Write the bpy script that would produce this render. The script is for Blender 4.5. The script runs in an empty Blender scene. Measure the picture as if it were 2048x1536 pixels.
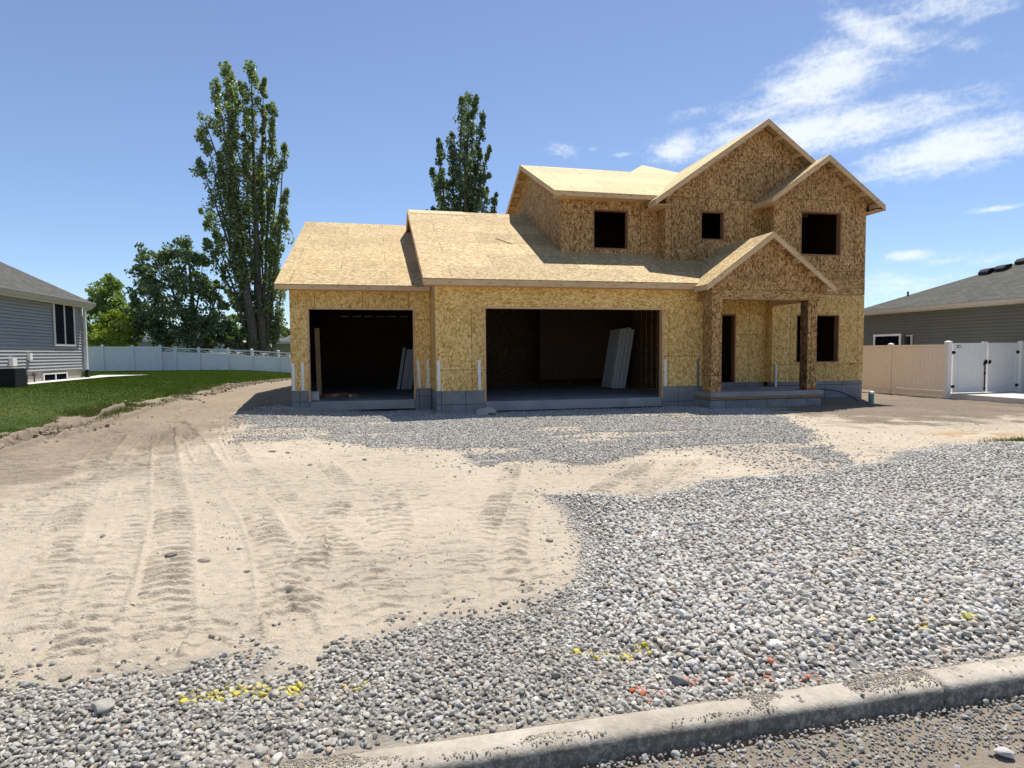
import bpy, math, random
import numpy as np
from mathutils import Vector, Matrix
R = math.radians
scn = bpy.context.scene
col = scn.collection
random.seed(7)
rng = np.random.default_rng(11)

# ------------------------------------------------------------------ camera, sky, sun, exposure
F_PX, W_PX, H_PX = 1209.6, 2048.0, 1536.0
YAW, PITCH, ROLL, CAM_H = 0.21908484, 0.05233563, -0.00749799, 1.27
fw = Vector((math.sin(YAW) * math.cos(PITCH), math.cos(YAW) * math.cos(PITCH), -math.sin(PITCH)))
r0 = Vector((math.cos(YAW), -math.sin(YAW), 0)); u0 = r0.cross(fw)
rt = r0 * math.cos(ROLL) + u0 * math.sin(ROLL); up = -r0 * math.sin(ROLL) + u0 * math.cos(ROLL)
cam = bpy.data.cameras.new("camera"); camo = bpy.data.objects.new("camera", cam); col.objects.link(camo)
M3 = Matrix((rt, up, -fw)).transposed()
camo.matrix_world = Matrix.Translation((0, 0, CAM_H)) @ M3.to_4x4()
cam.sensor_width = 36.0; cam.sensor_fit = 'HORIZONTAL'
cam.lens = F_PX / W_PX * 36.0
cam.clip_start = 0.05; cam.clip_end = 6000
scn.camera = camo

SUN_DIR = Vector((0.245, 0.34, 1.0)).normalized()          # towards the sun
SUN_EL = math.asin(SUN_DIR.z); SUN_AZ = math.atan2(SUN_DIR.x, SUN_DIR.y)
sl = bpy.data.lights.new("sun", 'SUN'); sl.energy = 4.2; sl.angle = R(0.53); sl.color = (1.0, 0.95, 0.87)
so = bpy.data.objects.new("sun", sl); col.objects.link(so)
so.rotation_euler = (-SUN_DIR).to_track_quat('-Z', 'Y').to_euler(); so.location = (10, 20, 40)

scn.view_settings.view_transform = 'Standard'
scn.view_settings.look = 'None'
scn.view_settings.exposure = 0.6
scn.view_settings.gamma = 1.0
scn.cycles.max_bounces = 8
scn.cycles.diffuse_bounces = 4

wd = bpy.data.worlds.new("World"); scn.world = wd; wd.use_nodes = True
nt = wd.node_tree; nt.nodes.clear()
class NB:
    """tiny node builder"""
    def __init__(s, nt): s.nt = nt
    def n(s, t, **kw):
        nd = s.nt.nodes.new(t)
        for k, v in kw.items():
            setattr(nd, k, v)
        return nd
    def set(s, sock, v):
        if isinstance(v, bpy.types.NodeSocket): s.nt.links.new(v, sock)
        elif v is not None:
            if hasattr(sock.default_value, '__len__') and not hasattr(v, '__len__'): sock.default_value = (v,) * len(sock.default_value)
            elif hasattr(sock.default_value, '__len__') and len(sock.default_value) == 4 and len(v) == 3: sock.default_value = (*v, 1)
            else: sock.default_value = v
    def m(s, op, a, b=None, c=None, clamp=False):
        nd = s.n('ShaderNodeMath', operation=op, use_clamp=clamp)
        for i, v in enumerate((a, b, c)):
            if v is not None: s.set(nd.inputs[i], v)
        return nd.outputs[0]
    def vm(s, op, a, b=None):
        nd = s.n('ShaderNodeVectorMath', operation=op)
        s.set(nd.inputs[0], a)
        if b is not None: s.set(nd.inputs[1], b)
        return nd.outputs[0]
    def mix(s, f, a, b, mode='MIX'):
        nd = s.n('ShaderNodeMix', data_type='RGBA', blend_type=mode)
        s.set(nd.inputs[0], f); s.set(nd.inputs[6], a); s.set(nd.inputs[7], b)
        return nd.outputs[2]
    def noise(s, vec, scale, detail=3, rough=.55, dims='3D', out='Fac', dist=0.0):
        nd = s.n('ShaderNodeTexNoise', noise_dimensions=dims)
        if vec is not None: s.set(nd.inputs['Vector'], vec)
        nd.inputs['Scale'].default_value = scale; nd.inputs['Detail'].default_value = detail
        nd.inputs['Roughness'].default_value = rough; nd.inputs['Distortion'].default_value = dist
        return nd.outputs[out]
    def ramp(s, f, stops, interp='LINEAR'):
        nd = s.n('ShaderNodeValToRGB'); e = nd.color_ramp.elements
        nd.color_ramp.interpolation = interp
        while len(e) < len(stops): e.new(0.5)
        for k, (p, c) in enumerate(stops):
            e[k].position = p; e[k].color = (*c, 1) if len(c) == 3 else c
        s.set(nd.inputs[0], f); return nd.outputs[0]
    def mapr(s, v, a, b, c=0., d=1., smooth=False):
        nd = s.n('ShaderNodeMapRange', interpolation_type='SMOOTHSTEP' if smooth else 'LINEAR')
        s.set(nd.inputs[0], v)
        for i, x in enumerate((a, b, c, d)): nd.inputs[i + 1].default_value = x
        return nd.outputs[0]
    def mapping(s, vec, scale=(1, 1, 1), rot=(0, 0, 0), loc=(0, 0, 0)):
        nd = s.n('ShaderNodeMapping'); s.set(nd.inputs[0], vec)
        nd.inputs[1].default_value = loc; nd.inputs[2].default_value = rot; nd.inputs[3].default_value = scale
        return nd.outputs[0]

b = NB(nt)
sky = b.n('ShaderNodeTexSky', sky_type='NISHITA')
sky.sun_disc = False; sky.sun_elevation = SUN_EL; sky.sun_rotation = SUN_AZ
sky.altitude = 1400; sky.air_density = 1.0; sky.dust_density = 0.35; sky.ozone_density = 1.6
tc = b.n('ShaderNodeTexCoord')
sp = b.n('ShaderNodeSeparateXYZ'); nt.links.new(tc.outputs['Generated'], sp.inputs[0])
az = b.m('MULTIPLY', b.m('ARCTAN2', sp.outputs[0], sp.outputs[1]), 57.2958)
el = b.m('MULTIPLY', b.m('ARCSINE', sp.outputs[2]), 57.2958)
cb = b.n('ShaderNodeCombineXYZ'); b.set(cb.inputs[0], az); b.set(cb.inputs[1], el)
# cloud banks on the sky: azimuth, elevation (degrees), half length, half width, tilt, weight
CLOUDS = [(47.20, 24.23, 6.09, 1.26, -11.7, 0.80), (42.99, 23.79, 4.27, 1.43, -33.9, 1.00), (39.51, 21.54, 6.21, 2.69, 17.6, 1.15),
          (35.37, 19.51, 4.59, 1.15, -0.7, 0.80), (38.85, 17.63, 12.09, 1.92, 0.6, 1.15), (27.31, 17.50, 3.16, 1.33, 9.2, 1.00),
          (48.07, 14.71, 6.83, 1.74, 5.3, 1.20), (17.63, 17.93, 2.31, 0.82, -6.5, 0.62), (22.65, 17.29, 1.13, 0.29, -3.4, 0.60),
          (20.20, 17.95, 0.69, 0.29, -2.7, 0.60), (45.72, 7.28, 2.41, 0.47, 4.1, 0.80), (50.72, 10.15, 2.10, 0.32, 2.7, 0.75),
          (46.09, 5.02, 5.36, 1.95, -0.4, 0.62), (50.09, 6.76, 3.99, 0.81, 0.4, 0.60), (47.88, 21.73, 5.16, 0.91, -23.8, 0.50),
          (30.49, 20.12, 4.91, 0.78, 0.5, 0.50), (70, 20, 14, 4, 8, .9), (85, 35, 16, 6, 20, .8), (20, 50, 14, 5, 30, .5)]
warp = b.noise(cb.outputs[0], 0.22, 4, .6, out='Color')
wv = b.vm('MULTIPLY', b.vm('SUBTRACT', warp, (0.5, 0.5, 0.5)), (2.6, 1.2, 0))
cw = b.vm('ADD', cb.outputs[0], wv)
dens = None
for (a0, e0, ha, hb, tl, wgt) in CLOUDS:
    d = b.mapping(b.vm('SUBTRACT', cw, (a0, e0, 0)), rot=(0, 0, -R(tl)))
    d = b.vm('MULTIPLY', d, (1 / ha, 1 / hb, 0))
    ln = b.n('ShaderNodeVectorMath', operation='LENGTH'); b.set(ln.inputs[0], d)
    g = b.m('MULTIPLY', b.m('EXPONENT', b.m('MULTIPLY', b.m('POWER', ln.outputs['Value'], 2.0), -1.0)), wgt)
    dens = g if dens is None else b.m('SMOOTH_MAX', dens, g, .25)
dens = b.m('MINIMUM', dens, 1.25)
str_v = b.mapping(cb.outputs[0], scale=(0.35, 1.0, 1), rot=(0, 0, R(-10)))
n1 = b.noise(str_v, 0.9, 7, .62, dist=.3)
n2 = b.noise(cb.outputs[0], 2.6, 5, .6)
nz = b.m('ADD', b.m('MULTIPLY', n1, .75), b.m('MULTIPLY', n2, .3))
cl = b.mapr(b.m('ADD', dens, b.m('MULTIPLY', b.m('MULTIPLY', b.m('SUBTRACT', nz, .5), 1.9), b.m('MINIMUM', b.m('MULTIPLY', dens, 2.2), 1.0))), 0.26, 1.3, 0, 1, True)
cl = b.m('MULTIPLY', cl, .78)
hz = b.m('MULTIPLY', b.mapr(el, -2, 16, 1, 0, True), .04)
skc = b.mix(1.0, sky.outputs[0], (1.0, 0.97, 1.0), 'MULTIPLY')
skc = b.mix(b.mapr(el, 0, 22, 1, 0, True), skc, b.mix(1.0, skc, (0.80, 0.89, 0.97), 'MULTIPLY'))
skc = b.mix(hz, skc, (4.6, 5.6, 6.6))
skc = b.mix(cl, skc, (7.0, 7.3, 7.5))
bg = b.n('ShaderNodeBackground'); b.set(bg.inputs[0], skc); bg.inputs[1].default_value = 0.10
wo = b.n('ShaderNodeOutputWorld'); nt.links.new(bg.outputs[0], wo.inputs[0])

# ------------------------------------------------------------------ helpers
def at(px, py, Y):
    """world point in the plane y = Y seen at a photograph pixel"""
    d = fw + rt * ((px - 1024) / F_PX) - up * ((py - 768) / F_PX)
    t = Y / d.y
    return Vector((0, 0, CAM_H)) + d * t

class MB:
    def __init__(s): s.v = []; s.f = []
    def poly(s, pts):
        k = len(s.v); s.v += [tuple(p) for p in pts]; s.f.append(tuple(range(k, k + len(pts)))); return s
    def box(s, x0, x1, y0, y1, z0, z1):
        return s.obox(((x0, y0, z0)), (x1 - x0, 0, 0), (0, y1 - y0, 0), (0, 0, z1 - z0))
    def obox(s, o, a, bb, c):
        o, a, bb, c = map(Vector, (o, a, bb, c)); k = len(s.v)
        s.v += [tuple(p) for p in (o, o + a, o + a + bb, o + bb, o + c, o + a + c, o + a + bb + c, o + bb + c)]
        fs = [(0, 3, 2, 1), (4, 5, 6, 7), (0, 1, 5, 4), (1, 2, 6, 5), (2, 3, 7, 6), (3, 0, 4, 7)]
        if a.cross(bb).dot(c) < 0: fs = [tuple(reversed(f)) for f in fs]
        s.f += [tuple(i + k for i in f) for f in fs]; return s
    def prism(s, pts, vec):
        pts = [Vector(p) for p in pts]; vec = Vector(vec); n = len(pts); k = len(s.v)
        nrm = Vector((0, 0, 0))
        for i in range(1, n - 1): nrm += (pts[i] - pts[0]).cross(pts[i + 1] - pts[0])
        if nrm.dot(vec) > 0: pts.reverse()
        s.v += [tuple(p) for p in pts] + [tuple(p + vec) for p in pts]
        s.f.append(tuple(range(k, k + n))); s.f.append(tuple(range(k + 2 * n - 1, k + n - 1, -1)))
        for i in range(n):
            j = (i + 1) % n
            s.f.append((k + j, k + i, k + n + i, k + n + j))
        return s
    def slab(s, pts, t):                       # roof slab, thickness downwards
        return s.prism(pts, (0, 0, -t))
    def tube(s, pts, rad, seg=8, caps=True):
        pts = [Vector(p) for p in pts]; n = len(pts)
        rad = rad if hasattr(rad, '__len__') else [rad] * n
        k0 = len(s.v); prev = None
        for i, p in enumerate(pts):
            t = (pts[min(i + 1, n - 1)] - pts[max(i - 1, 0)]).normalized()
            if prev is None:
                a = t.orthogonal().normalized()
            else:
                a = (prev - t * prev.dot(t)).normalized()
            prev = a; bb = t.cross(a)
            for j in range(seg):
                an = 2 * math.pi * j / seg
                s.v.append(tuple(p + (a * math.cos(an) + bb * math.sin(an)) * rad[i]))
        for i in range(n - 1):
            for j in range(seg):
                j2 = (j + 1) % seg
                s.f.append((k0 + i * seg + j, k0 + i * seg + j2, k0 + (i + 1) * seg + j2, k0 + (i + 1) * seg + j))
        if caps:
            s.f.append(tuple(k0 + j for j in reversed(range(seg)))); s.f.append(tuple(k0 + (n - 1) * seg + j for j in range(seg)))
        return s
    def wall(s, plane, c, th, u0, u1, z0, z1, holes=()):
        """wall whose outer face lies at plane coordinate c ('y' or 'x'), thickness th inwards, with rectangular holes (u0,u1,z0,z1)"""
        def P(u, z, d): return (u, c + d, z) if plane == 'y' else (c + d, u, z)
        us = sorted({u0, u1, *[h[0] for h in holes], *[h[1] for h in holes]}); zs = sorted({z0, z1, *[h[2] for h in holes], *[h[3] for h in holes]})
        us = [u for u in us if u0 <= u <= u1]; zs = [z for z in zs if z0 <= z <= z1]
        def solid(i, j):
            if i < 0 or j < 0 or i >= len(us) - 1 or j >= len(zs) - 1: return False
            cu, cz = (us[i] + us[i + 1]) / 2, (zs[j] + zs[j + 1]) / 2
            return not any(h[0] < cu < h[1] and h[2] < cz < h[3] for h in holes)
        for i in range(len(us) - 1):
            for j in range(len(zs) - 1):
                if not solid(i, j): continue
                a, bq, e, g = us[i], us[i + 1], zs[j], zs[j + 1]
                s.poly([P(a, e, 0), P(bq, e, 0), P(bq, g, 0), P(a, g, 0)])
                s.poly([P(bq, e, th), P(a, e, th), P(a, g, th), P(bq, g, th)])
                if not solid(i - 1, j): s.poly([P(a, e, th), P(a, e, 0), P(a, g, 0), P(a, g, th)])
                if not solid(i + 1, j): s.poly([P(bq, e, 0), P(bq, e, th), P(bq, g, th), P(bq, g, 0)])
                if not solid(i, j - 1): s.poly([P(a, e, th), P(bq, e, th), P(bq, e, 0), P(a, e, 0)])
                if not solid(i, j + 1): s.poly([P(a, g, 0), P(bq, g, 0), P(bq, g, th), P(a, g, th)])
        return s
    def build(s, name, m, parent=None, smooth=False, loc=None, uvoff=None):
        me = bpy.data.meshes.new(name)
        o0 = Vector(loc) if loc is not None else Vector((0, 0, 0))
        me.from_pydata([tuple(Vector(p) - o0) for p in s.v] if loc is not None else s.v, [], s.f)
        uv = me.uv_layers.new(name='UVMap')
        if uvoff is None: uvoff = (random.uniform(0, 40), random.uniform(0, 40))
        for p in me.polygons:
            n = p.normal
            if abs(n.z) > .985: t = Vector((1, 0, 0))
            else: t = Vector((-n.y, n.x, 0)).normalized()
            bt = n.cross(t)
            for li in p.loop_indices:
                q = Vector(s.v[me.loops[li].vertex_index])
                uv.data[li].uv = (q.dot(t) + uvoff[0], q.dot(bt) + uvoff[1])
        me.polygons.foreach_set('use_smooth', [smooth] * len(me.polygons))
        me.materials.append(m)
        o = bpy.data.objects.new(name, me); col.objects.link(o)
        if loc is not None: o.location = o0
        if parent is not None:
            o.parent = parent
            o.matrix_parent_inverse = Matrix.Translation(-absloc(parent))
        return o
def absloc(o):
    """world position of an unrotated object from its parents' offsets"""
    v = o.location.copy()
    if o.parent: v = v + o.matrix_parent_inverse.translation + absloc(o.parent)
    return v
def tag(o, label=None, cat=None, group=None, kind=None):
    if label: o['label'] = label
    if cat: o['category'] = cat
    if group: o['group'] = group
    if kind: o['kind'] = kind
    return o
def thing(name, label, cat, loc, group=None):
    o = bpy.data.objects.new(name, None); col.objects.link(o); o.location = loc; o.empty_display_size = .2
    return tag(o, label, cat, group)

# ------------------------------------------------------------------ materials
def mat(name):
    m = bpy.data.materials.new(name); m.use_nodes = True
    n = m.node_tree; n.nodes.clear()
    bb = NB(n); out = bb.n('ShaderNodeOutputMaterial'); p = bb.n('ShaderNodeBsdfPrincipled')
    n.links.new(p.outputs[0], out.inputs[0]); p.inputs['Specular IOR Level'].default_value = .3
    return m, bb, p, out
def bump(bb, p, h, strength=.3, dist=.01):
    nd = bb.n('ShaderNodeBump'); nd.inputs['Strength'].default_value = strength; nd.inputs['Distance'].default_value = dist
    bb.set(nd.inputs['Height'], h); bb.set(p.inputs['Normal'], nd.outputs[0])
def uvn(bb): return bb.n('ShaderNodeUVMap').outputs[0]

def osb(name, dark, mid, light, vertical, chips=.12, seams=(1.22, 2.44)):
    m, bb, p, _ = mat(name)
    uv = uvn(bb)
    wob = bb.vm('MULTIPLY', bb.vm('SUBTRACT', bb.noise(uv, 9, 2, .5, '2D', 'Color'), (.5, .5, .5)), (.03, .03, 0))
    base = bb.vm('ADD', uv, wob)
    prev = None
    angs = (8, -24, 38, -52, 3)
    for i, a in enumerate(angs):
        an = R(a) + (0 if not vertical else math.pi / 2)
        mp = bb.mapping(base, rot=(0, 0, an), loc=(i * 3.7, i * 1.9, 0))
        mp = bb.vm('MULTIPLY', mp, (10 + i, 40 - 2.5 * i, 0))
        vo = bb.n('ShaderNodeTexVoronoi', voronoi_dimensions='2D', feature='F1'); bb.set(vo.inputs['Vector'], mp); vo.inputs['Scale'].default_value = 1.0
        s3 = bb.n('ShaderNodeSeparateColor'); bb.set(s3.inputs[0], vo.outputs['Color'])
        edge = bb.mapr(vo.outputs['Distance'], .35, .8, 1.0, .62)
        grain = bb.noise(bb.vm('MULTIPLY', mp, (.5, 4, 0)), 1.5, 2, .6, '2D')
        tone = bb.m('ADD', bb.m('MULTIPLY', s3.outputs[0], .8), bb.m('MULTIPLY', grain, .2))
        c = bb.ramp(tone, [(0, dark), (chips, dark), (chips + .25, tuple(.35 * q + .65 * w_ for q, w_ in zip(dark, mid))), (.55, mid), (.9, light)])
        c = bb.mix(1.0, c, bb.mix(edge, (.66, .6, .52), (1, 1, 1)), 'MULTIPLY')
        prev = c if prev is None else bb.mix(bb.m('GREATER_THAN', s3.outputs[1], .52), prev, c)
    big = bb.noise(uv, .8, 3, .5, '2D')
    prev = bb.mix(1.0, prev, bb.mix(big, (.9, .9, .9), (1.12, 1.11, 1.1)), 'MULTIPLY')
    if seams:
        br = bb.n('ShaderNodeTexBrick'); bb.set(br.inputs['Vector'], uv)
        w_, h_ = seams
        br.offset = .5 if not vertical else 0.0
        br.inputs['Scale'].default_value = 1; br.inputs['Mortar Size'].default_value = .006; br.inputs['Mortar Smooth'].default_value = .1
        br.inputs['Brick Width'].default_value = w_; br.inputs['Row Height'].default_value = h_
        br.inputs['Color1'].default_value = (1.06, 1.05, 1.04, 1); br.inputs['Color2'].default_value = (.84, .83, .81, 1); br.inputs['Mortar'].default_value = (.16, .12, .08, 1)
        prev = bb.mix(1.0, prev, br.outputs[0], 'MULTIPLY')
    bb.set(p.inputs['Base Color'], prev); p.inputs['Roughness'].default_value = .75
    bump(bb, p, bb.noise(uv, 60, 3, .6, '2D'), .25, .004)
    return m
M = {}
M['osb_gold'] = osb('osb golden', (.46, .25, .045), (.80, .53, .185), (.92, .70, .33), True, .10)
M['osb_gold_h'] = osb('osb golden header', (.46, .25, .045), (.80, .53, .185), (.92, .70, .33), False, .10, None)
M['osb_brown'] = osb('osb brown', (.16, .075, .020), (.48, .28, .105), (.70, .46, .21), True, .14)
M['osb_brown_h'] = osb('osb brown header', (.20, .10, .028), (.48, .29, .110), (.68, .45, .21), False, .12, None)
M['osb_room_shade'] = osb('osb darkened for room shade', (.03, .015, .006), (.085, .05, .02), (.13, .08, .04), True, .1)  # darkness of the garage interior put into the board colour
M['osb_side_shade'] = osb('osb brown with painted shade', (.05, .022, .008), (.17, .09, .035), (.30, .18, .08), True, .16)  # dark copy of the brown OSB, shade of the column side painted in
M['osb_roof'] = osb('osb roof deck', (.30, .17, .055), (.52, .38, .18), (.70, .58, .33), False, .08, (2.44, 1.22))
M['osb_pale'] = osb('osb weathered pale', (.46, .35, .17), (.66, .53, .27), (.76, .64, .37), False, .05, (2.44, 1.22))

def lumber(name, c1, c2, horiz=True, knots=.25):
    m, bb, p, _ = mat(name)
    uv = uvn(bb); sc = (1.2, 26, 1) if horiz else (26, 1.2, 1)
    g = bb.noise(bb.mapping(uv, scale=sc), 1.5, 4, .6, '2D')
    big = bb.noise(uv, 1.3, 2, .5, '2D')
    c = bb.mix(g, c1, c2)
    vo = bb.n('ShaderNodeTexVoronoi', voronoi_dimensions='2D'); bb.set(vo.inputs['Vector'], bb.mapping(uv, scale=(2.2, 9, 1) if horiz else (9, 2.2, 1))); vo.inputs['Scale'].default_value = 1
    kn = bb.mapr(vo.outputs['Distance'], .03, .16, knots * 3, 0)
    c = bb.mix(kn, c, (.16, .07, .03))
    c = bb.mix(1.0, c, bb.mix(big, (.8, .78, .76), (1.12, 1.12, 1.1)), 'MULTIPLY')
    bb.set(p.inputs['Base Color'], c); p.inputs['Roughness'].default_value = .7
    bump(bb, p, g, .2, .003)
    return m
M['pine'] = lumber('pine fascia', (.58, .38, .20), (.78, .55, .32))
M['pine_v'] = lumber('pine jamb', (.55, .34, .17), (.74, .50, .28), False)
M['pine_pale'] = lumber('pine pale rake', (.50, .32, .16), (.66, .46, .25))
M['stud'] = lumber('dim stud', (.25, .12, .06), (.38, .2, .1), False)
M['inside'] = lumber('sheathing darkened for room shade', (.035, .018, .008), (.075, .04, .018), False)  # wood colour lowered to paint in the shade of the rooms
M['stud_room_shade'] = lumber('stud darkened for room shade', (.07, .035, .018), (.12, .06, .03), False)  # studs darkened likewise, room shade put into their colour
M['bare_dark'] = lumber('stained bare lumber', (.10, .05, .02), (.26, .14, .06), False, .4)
M['formwood'] = lumber('wet form board', (.20, .12, .06), (.40, .25, .13))

def simple(name, c, rough=.6, var=.12, scale=6., bumpv=0., metal=0., spec=.3, bs=None):
    m, bb, p, _ = mat(name)
    t = bb.n('ShaderNodeTexCoord').outputs['Object']
    n = bb.noise(t, scale, 4, .6)
    lo = tuple(x * (1 - var) for x in c); hi = tuple(min(1, x * (1 + var)) for x in c)
    bb.set(p.inputs['Base Color'], bb.mix(bb.mapr(n, .3, .7), lo, hi)); p.inputs['Roughness'].default_value = rough
    p.inputs['Metallic'].default_value = metal; p.inputs['Specular IOR Level'].default_value = spec
    if bumpv: bump(bb, p, bb.noise(t, bs or scale * 8, 4, .6), bumpv, .01)
    return m
def concrete(name, c, stain=.35, joints=None):
    m, bb, p, _ = mat(name)
    t = bb.n('ShaderNodeTexCoord').outputs['Object']
    n = bb.noise(t, 1.7, 5, .62); f = bb.noise(t, 40, 3, .6)
    cc = bb.mix(bb.mapr(n, .3, .72), tuple(x * (1 - stain) for x in c), tuple(x * 1.12 for x in c))
    cc = bb.mix(1.0, cc, bb.mix(f, (.85, .85, .85), (1.1, 1.1, 1.1)), 'MULTIPLY')
    if joints:
        br = bb.n('ShaderNodeTexBrick'); bb.set(br.inputs['Vector'], uvn(bb)); br.offset = 0
        br.inputs['Scale'].default_value = 1; br.inputs['Mortar Size'].default_value = .008; br.inputs['Brick Width'].default_value = joints[0]; br.inputs['Row Height'].default_value = joints[1]
        br.inputs['Color1'].default_value = (1, 1, 1, 1); br.inputs['Color2'].default_value = (.9, .9, .9, 1); br.inputs['Mortar'].default_value = (.22, .22, .24, 1)
        cc = bb.mix(1.0, cc, br.outputs[0], 'MULTIPLY')
    bb.set(p.inputs['Base Color'], cc); p.inputs['Roughness'].default_value = .9; bump(bb, p, f, .3, .004)
    return m
M['found'] = concrete('foundation concrete', (.30, .30, .30), .35, (.62, .42))
M['conc'] = concrete('slab concrete', (.36, .36, .35), .3)
M['pad'] = concrete('pale driveway concrete', (.62, .60, .55), .15)
M['vinyl'] = simple('white vinyl', (.85, .82, .77), .45, .04, 2.)
M['vinyl_bounce'] = simple('white vinyl tinted by bounce', (.90, .80, .66), .5, .04, 2.)  # white vinyl, warm bounce light from the house wall put into its colour
M['black'] = simple('black metal', (.012, .012, .013), .4, .2)
M['trim'] = simple('pale house trim', (.70, .68, .63), .5, .05)
M['gutter'] = simple('beige gutter', (.50, .47, .42), .45, .06)
M['grey_trim'] = simple('grey trim', (.35, .36, .38), .5, .06)
M['glass_dark'] = simple('dark window glass', (.006, .008, .014), .3, .1, spec=.0)
M['strap'] = simple('galvanised strap', (.82, .81, .79), .5, .12, 30., .3)
M['strap_shade'] = simple('strap with painted shade', (.22, .20, .18), .6, .12, 30., .3)  # darker copy of the strap metal, shade put into its colour
M['ac'] = simple('charcoal enamel', (.022, .025, .032), .5, .2)
M['ac_top'] = simple('grey enamel', (.20, .21, .22), .5, .1)
M['white_paint'] = simple('white primed door', (.62, .62, .62), .55, .06)
M['green_pipe'] = simple('green pipe', (.10, .30, .22), .5, .15, 12)
M['blue_hose'] = simple('dark blue tubing', (.02, .03, .09), .4, .1)
M['pvc'] = simple('white pipe', (.75, .74, .70), .4, .05)
M['bark'] = simple('grey bark', (.115, .095, .075), .9, .4, 5., .6)
M['rust'] = simple('dull iron pipe', (.09, .08, .075), .6, .2)

def shingle(name, c1, c2):
    m, bb, p, _ = mat(name); uv = uvn(bb)
    br = bb.n('ShaderNodeTexBrick'); bb.set(br.inputs['Vector'], uv); br.offset = .37
    br.inputs['Scale'].default_value = 1; br.inputs['Mortar Size'].default_value = .008; br.inputs['Brick Width'].default_value = .3; br.inputs['Row Height'].default_value = .14
    br.inputs['Color1'].default_value = (*c1, 1); br.inputs['Color2'].default_value = (*c2, 1); br.inputs['Mortar'].default_value = (*[x * .45 for x in c1], 1); br.inputs['Bias'].default_value = 0
    n = bb.noise(uv, 9, 3, .7, '2D'); n2 = bb.noise(uv, 70, 2, .6, '2D')
    c = bb.mix(1.0, br.outputs[0], bb.mix(n, (.65, .65, .65), (1.25, 1.25, 1.25)), 'MULTIPLY')
    c = bb.mix(1.0, c, bb.mix(n2, (.8, .8, .8), (1.15, 1.15, 1.15)), 'MULTIPLY')
    bb.set(p.inputs['Base Color'], c); p.inputs['Roughness'].default_value = .95; bump(bb, p, n2, .4, .01)
    return m
M['shingle'] = shingle('charcoal grey shingle', (.085, .083, .075), (.125, .121, .108))
M['shingle_r'] = shingle('warm grey shingle', (.080, .079, .066), (.122, .119, .100))
M['shingle_far'] = shingle('slate grey shingle', (.11, .115, .13), (.16, .165, .18))
M['siding'] = simple('blue grey siding', (.365, .37, .365), .6, .06, 1.)
M['siding_dark'] = simple('olive grey siding', (.145, .150, .128), .6, .08, 1.)
M['wall_far'] = simple('pale stucco', (.40, .42, .40), .8, .06)

def attr_mat(name, rough, nscale, namp, bumpv, bdist, extra=None):
    m, bb, p, _ = mat(name)
    a = bb.n('ShaderNodeAttribute', attribute_name='Col').outputs[0]
    t = bb.n('ShaderNodeTexCoord').outputs['Object']
    n = bb.noise(t, nscale, 5, .65)
    c = bb.mix(1.0, a, bb.mix(n, (1 - namp,) * 3, (1 + namp,) * 3), 'MULTIPLY')
    n2 = bb.noise(t, nscale * 7, 4, .7)
    c = bb.mix(1.0, c, bb.mix(n2, (1 - namp * .8,) * 3, (1 + namp * .8,) * 3), 'MULTIPLY')
    bb.set(p.inputs['Base Color'], c); p.inputs['Roughness'].default_value = rough; p.inputs['Specular IOR Level'].default_value = .15
    if bumpv: bump(bb, p, bb.m('ADD', n, bb.m('MULTIPLY', n2, .6)), bumpv, bdist)
    return m
M['dirt'] = attr_mat('dusty dirt', .95, 11, .26, 1.0, .03)
M['stone'] = attr_mat('river stone', .8, 25, .25, .25, .006)
def leaf_mat(name, c1, c2, trans=.35, spec=.75):
    m, bb, p, out = mat(name)
    g = bb.n('ShaderNodeNewGeometry')
    c = bb.mix(bb.m('POWER', g.outputs['Random Per Island'], 1.6), c1, c2)
    bb.set(p.inputs['Base Color'], c); p.inputs['Roughness'].default_value = .42; p.inputs['Specular IOR Level'].default_value = spec
    tr = bb.n('ShaderNodeBsdfTranslucent'); bb.set(tr.inputs[0], bb.mix(1.0, c, (1.5, 1.7, .7), 'MULTIPLY'))
    mx = bb.n('ShaderNodeMixShader'); mx.inputs[0].default_value = trans
    bb.nt.links.new(p.outputs[0], mx.inputs[1]); bb.nt.links.new(tr.outputs[0], mx.inputs[2]); bb.nt.links.new(mx.outputs[0], out.inputs[0])
    return m
M['leaf_pop'] = leaf_mat('poplar leaves', (.075, .115, .036), (.38, .41, .20), .44)
M['leaf_dark'] = leaf_mat('dark leaves', (.040, .072, .030), (.24, .29, .14), .36)
M['leaf_light'] = leaf_mat('pale green leaves', (.13, .19, .055), (.30, .35, .12), .45)
M['leaf_lime'] = leaf_mat('yellow green leaves', (.17, .22, .02), (.36, .38, .05), .45)
M['grass'] = leaf_mat('grass blades', (.040, .078, .008), (.115, .150, .022), .3, .1)
M['weed'] = leaf_mat('weed blades', (.07, .095, .03), (.17, .17, .07), .3, .1)
def lawn_mat():
    m, bb, p, _ = mat('lawn'); t = bb.n('ShaderNodeTexCoord').outputs['Object']
    n = bb.noise(t, .6, 4, .6); f = bb.noise(t, 30, 3, .7)
    c = bb.ramp(n, [(.25, (.036, .066, .008)), (.55, (.058, .088, .010)), (.8, (.10, .10, .02))])
    c = bb.mix(1.0, c, bb.mix(f, (.55, .55, .55), (1.35, 1.35, 1.3)), 'MULTIPLY')
    bb.set(p.inputs['Base Color'], c); p.inputs['Roughness'].default_value = .9; bump(bb, p, f, .6, .03)
    return m
M['lawn'] = lawn_mat()

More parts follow.
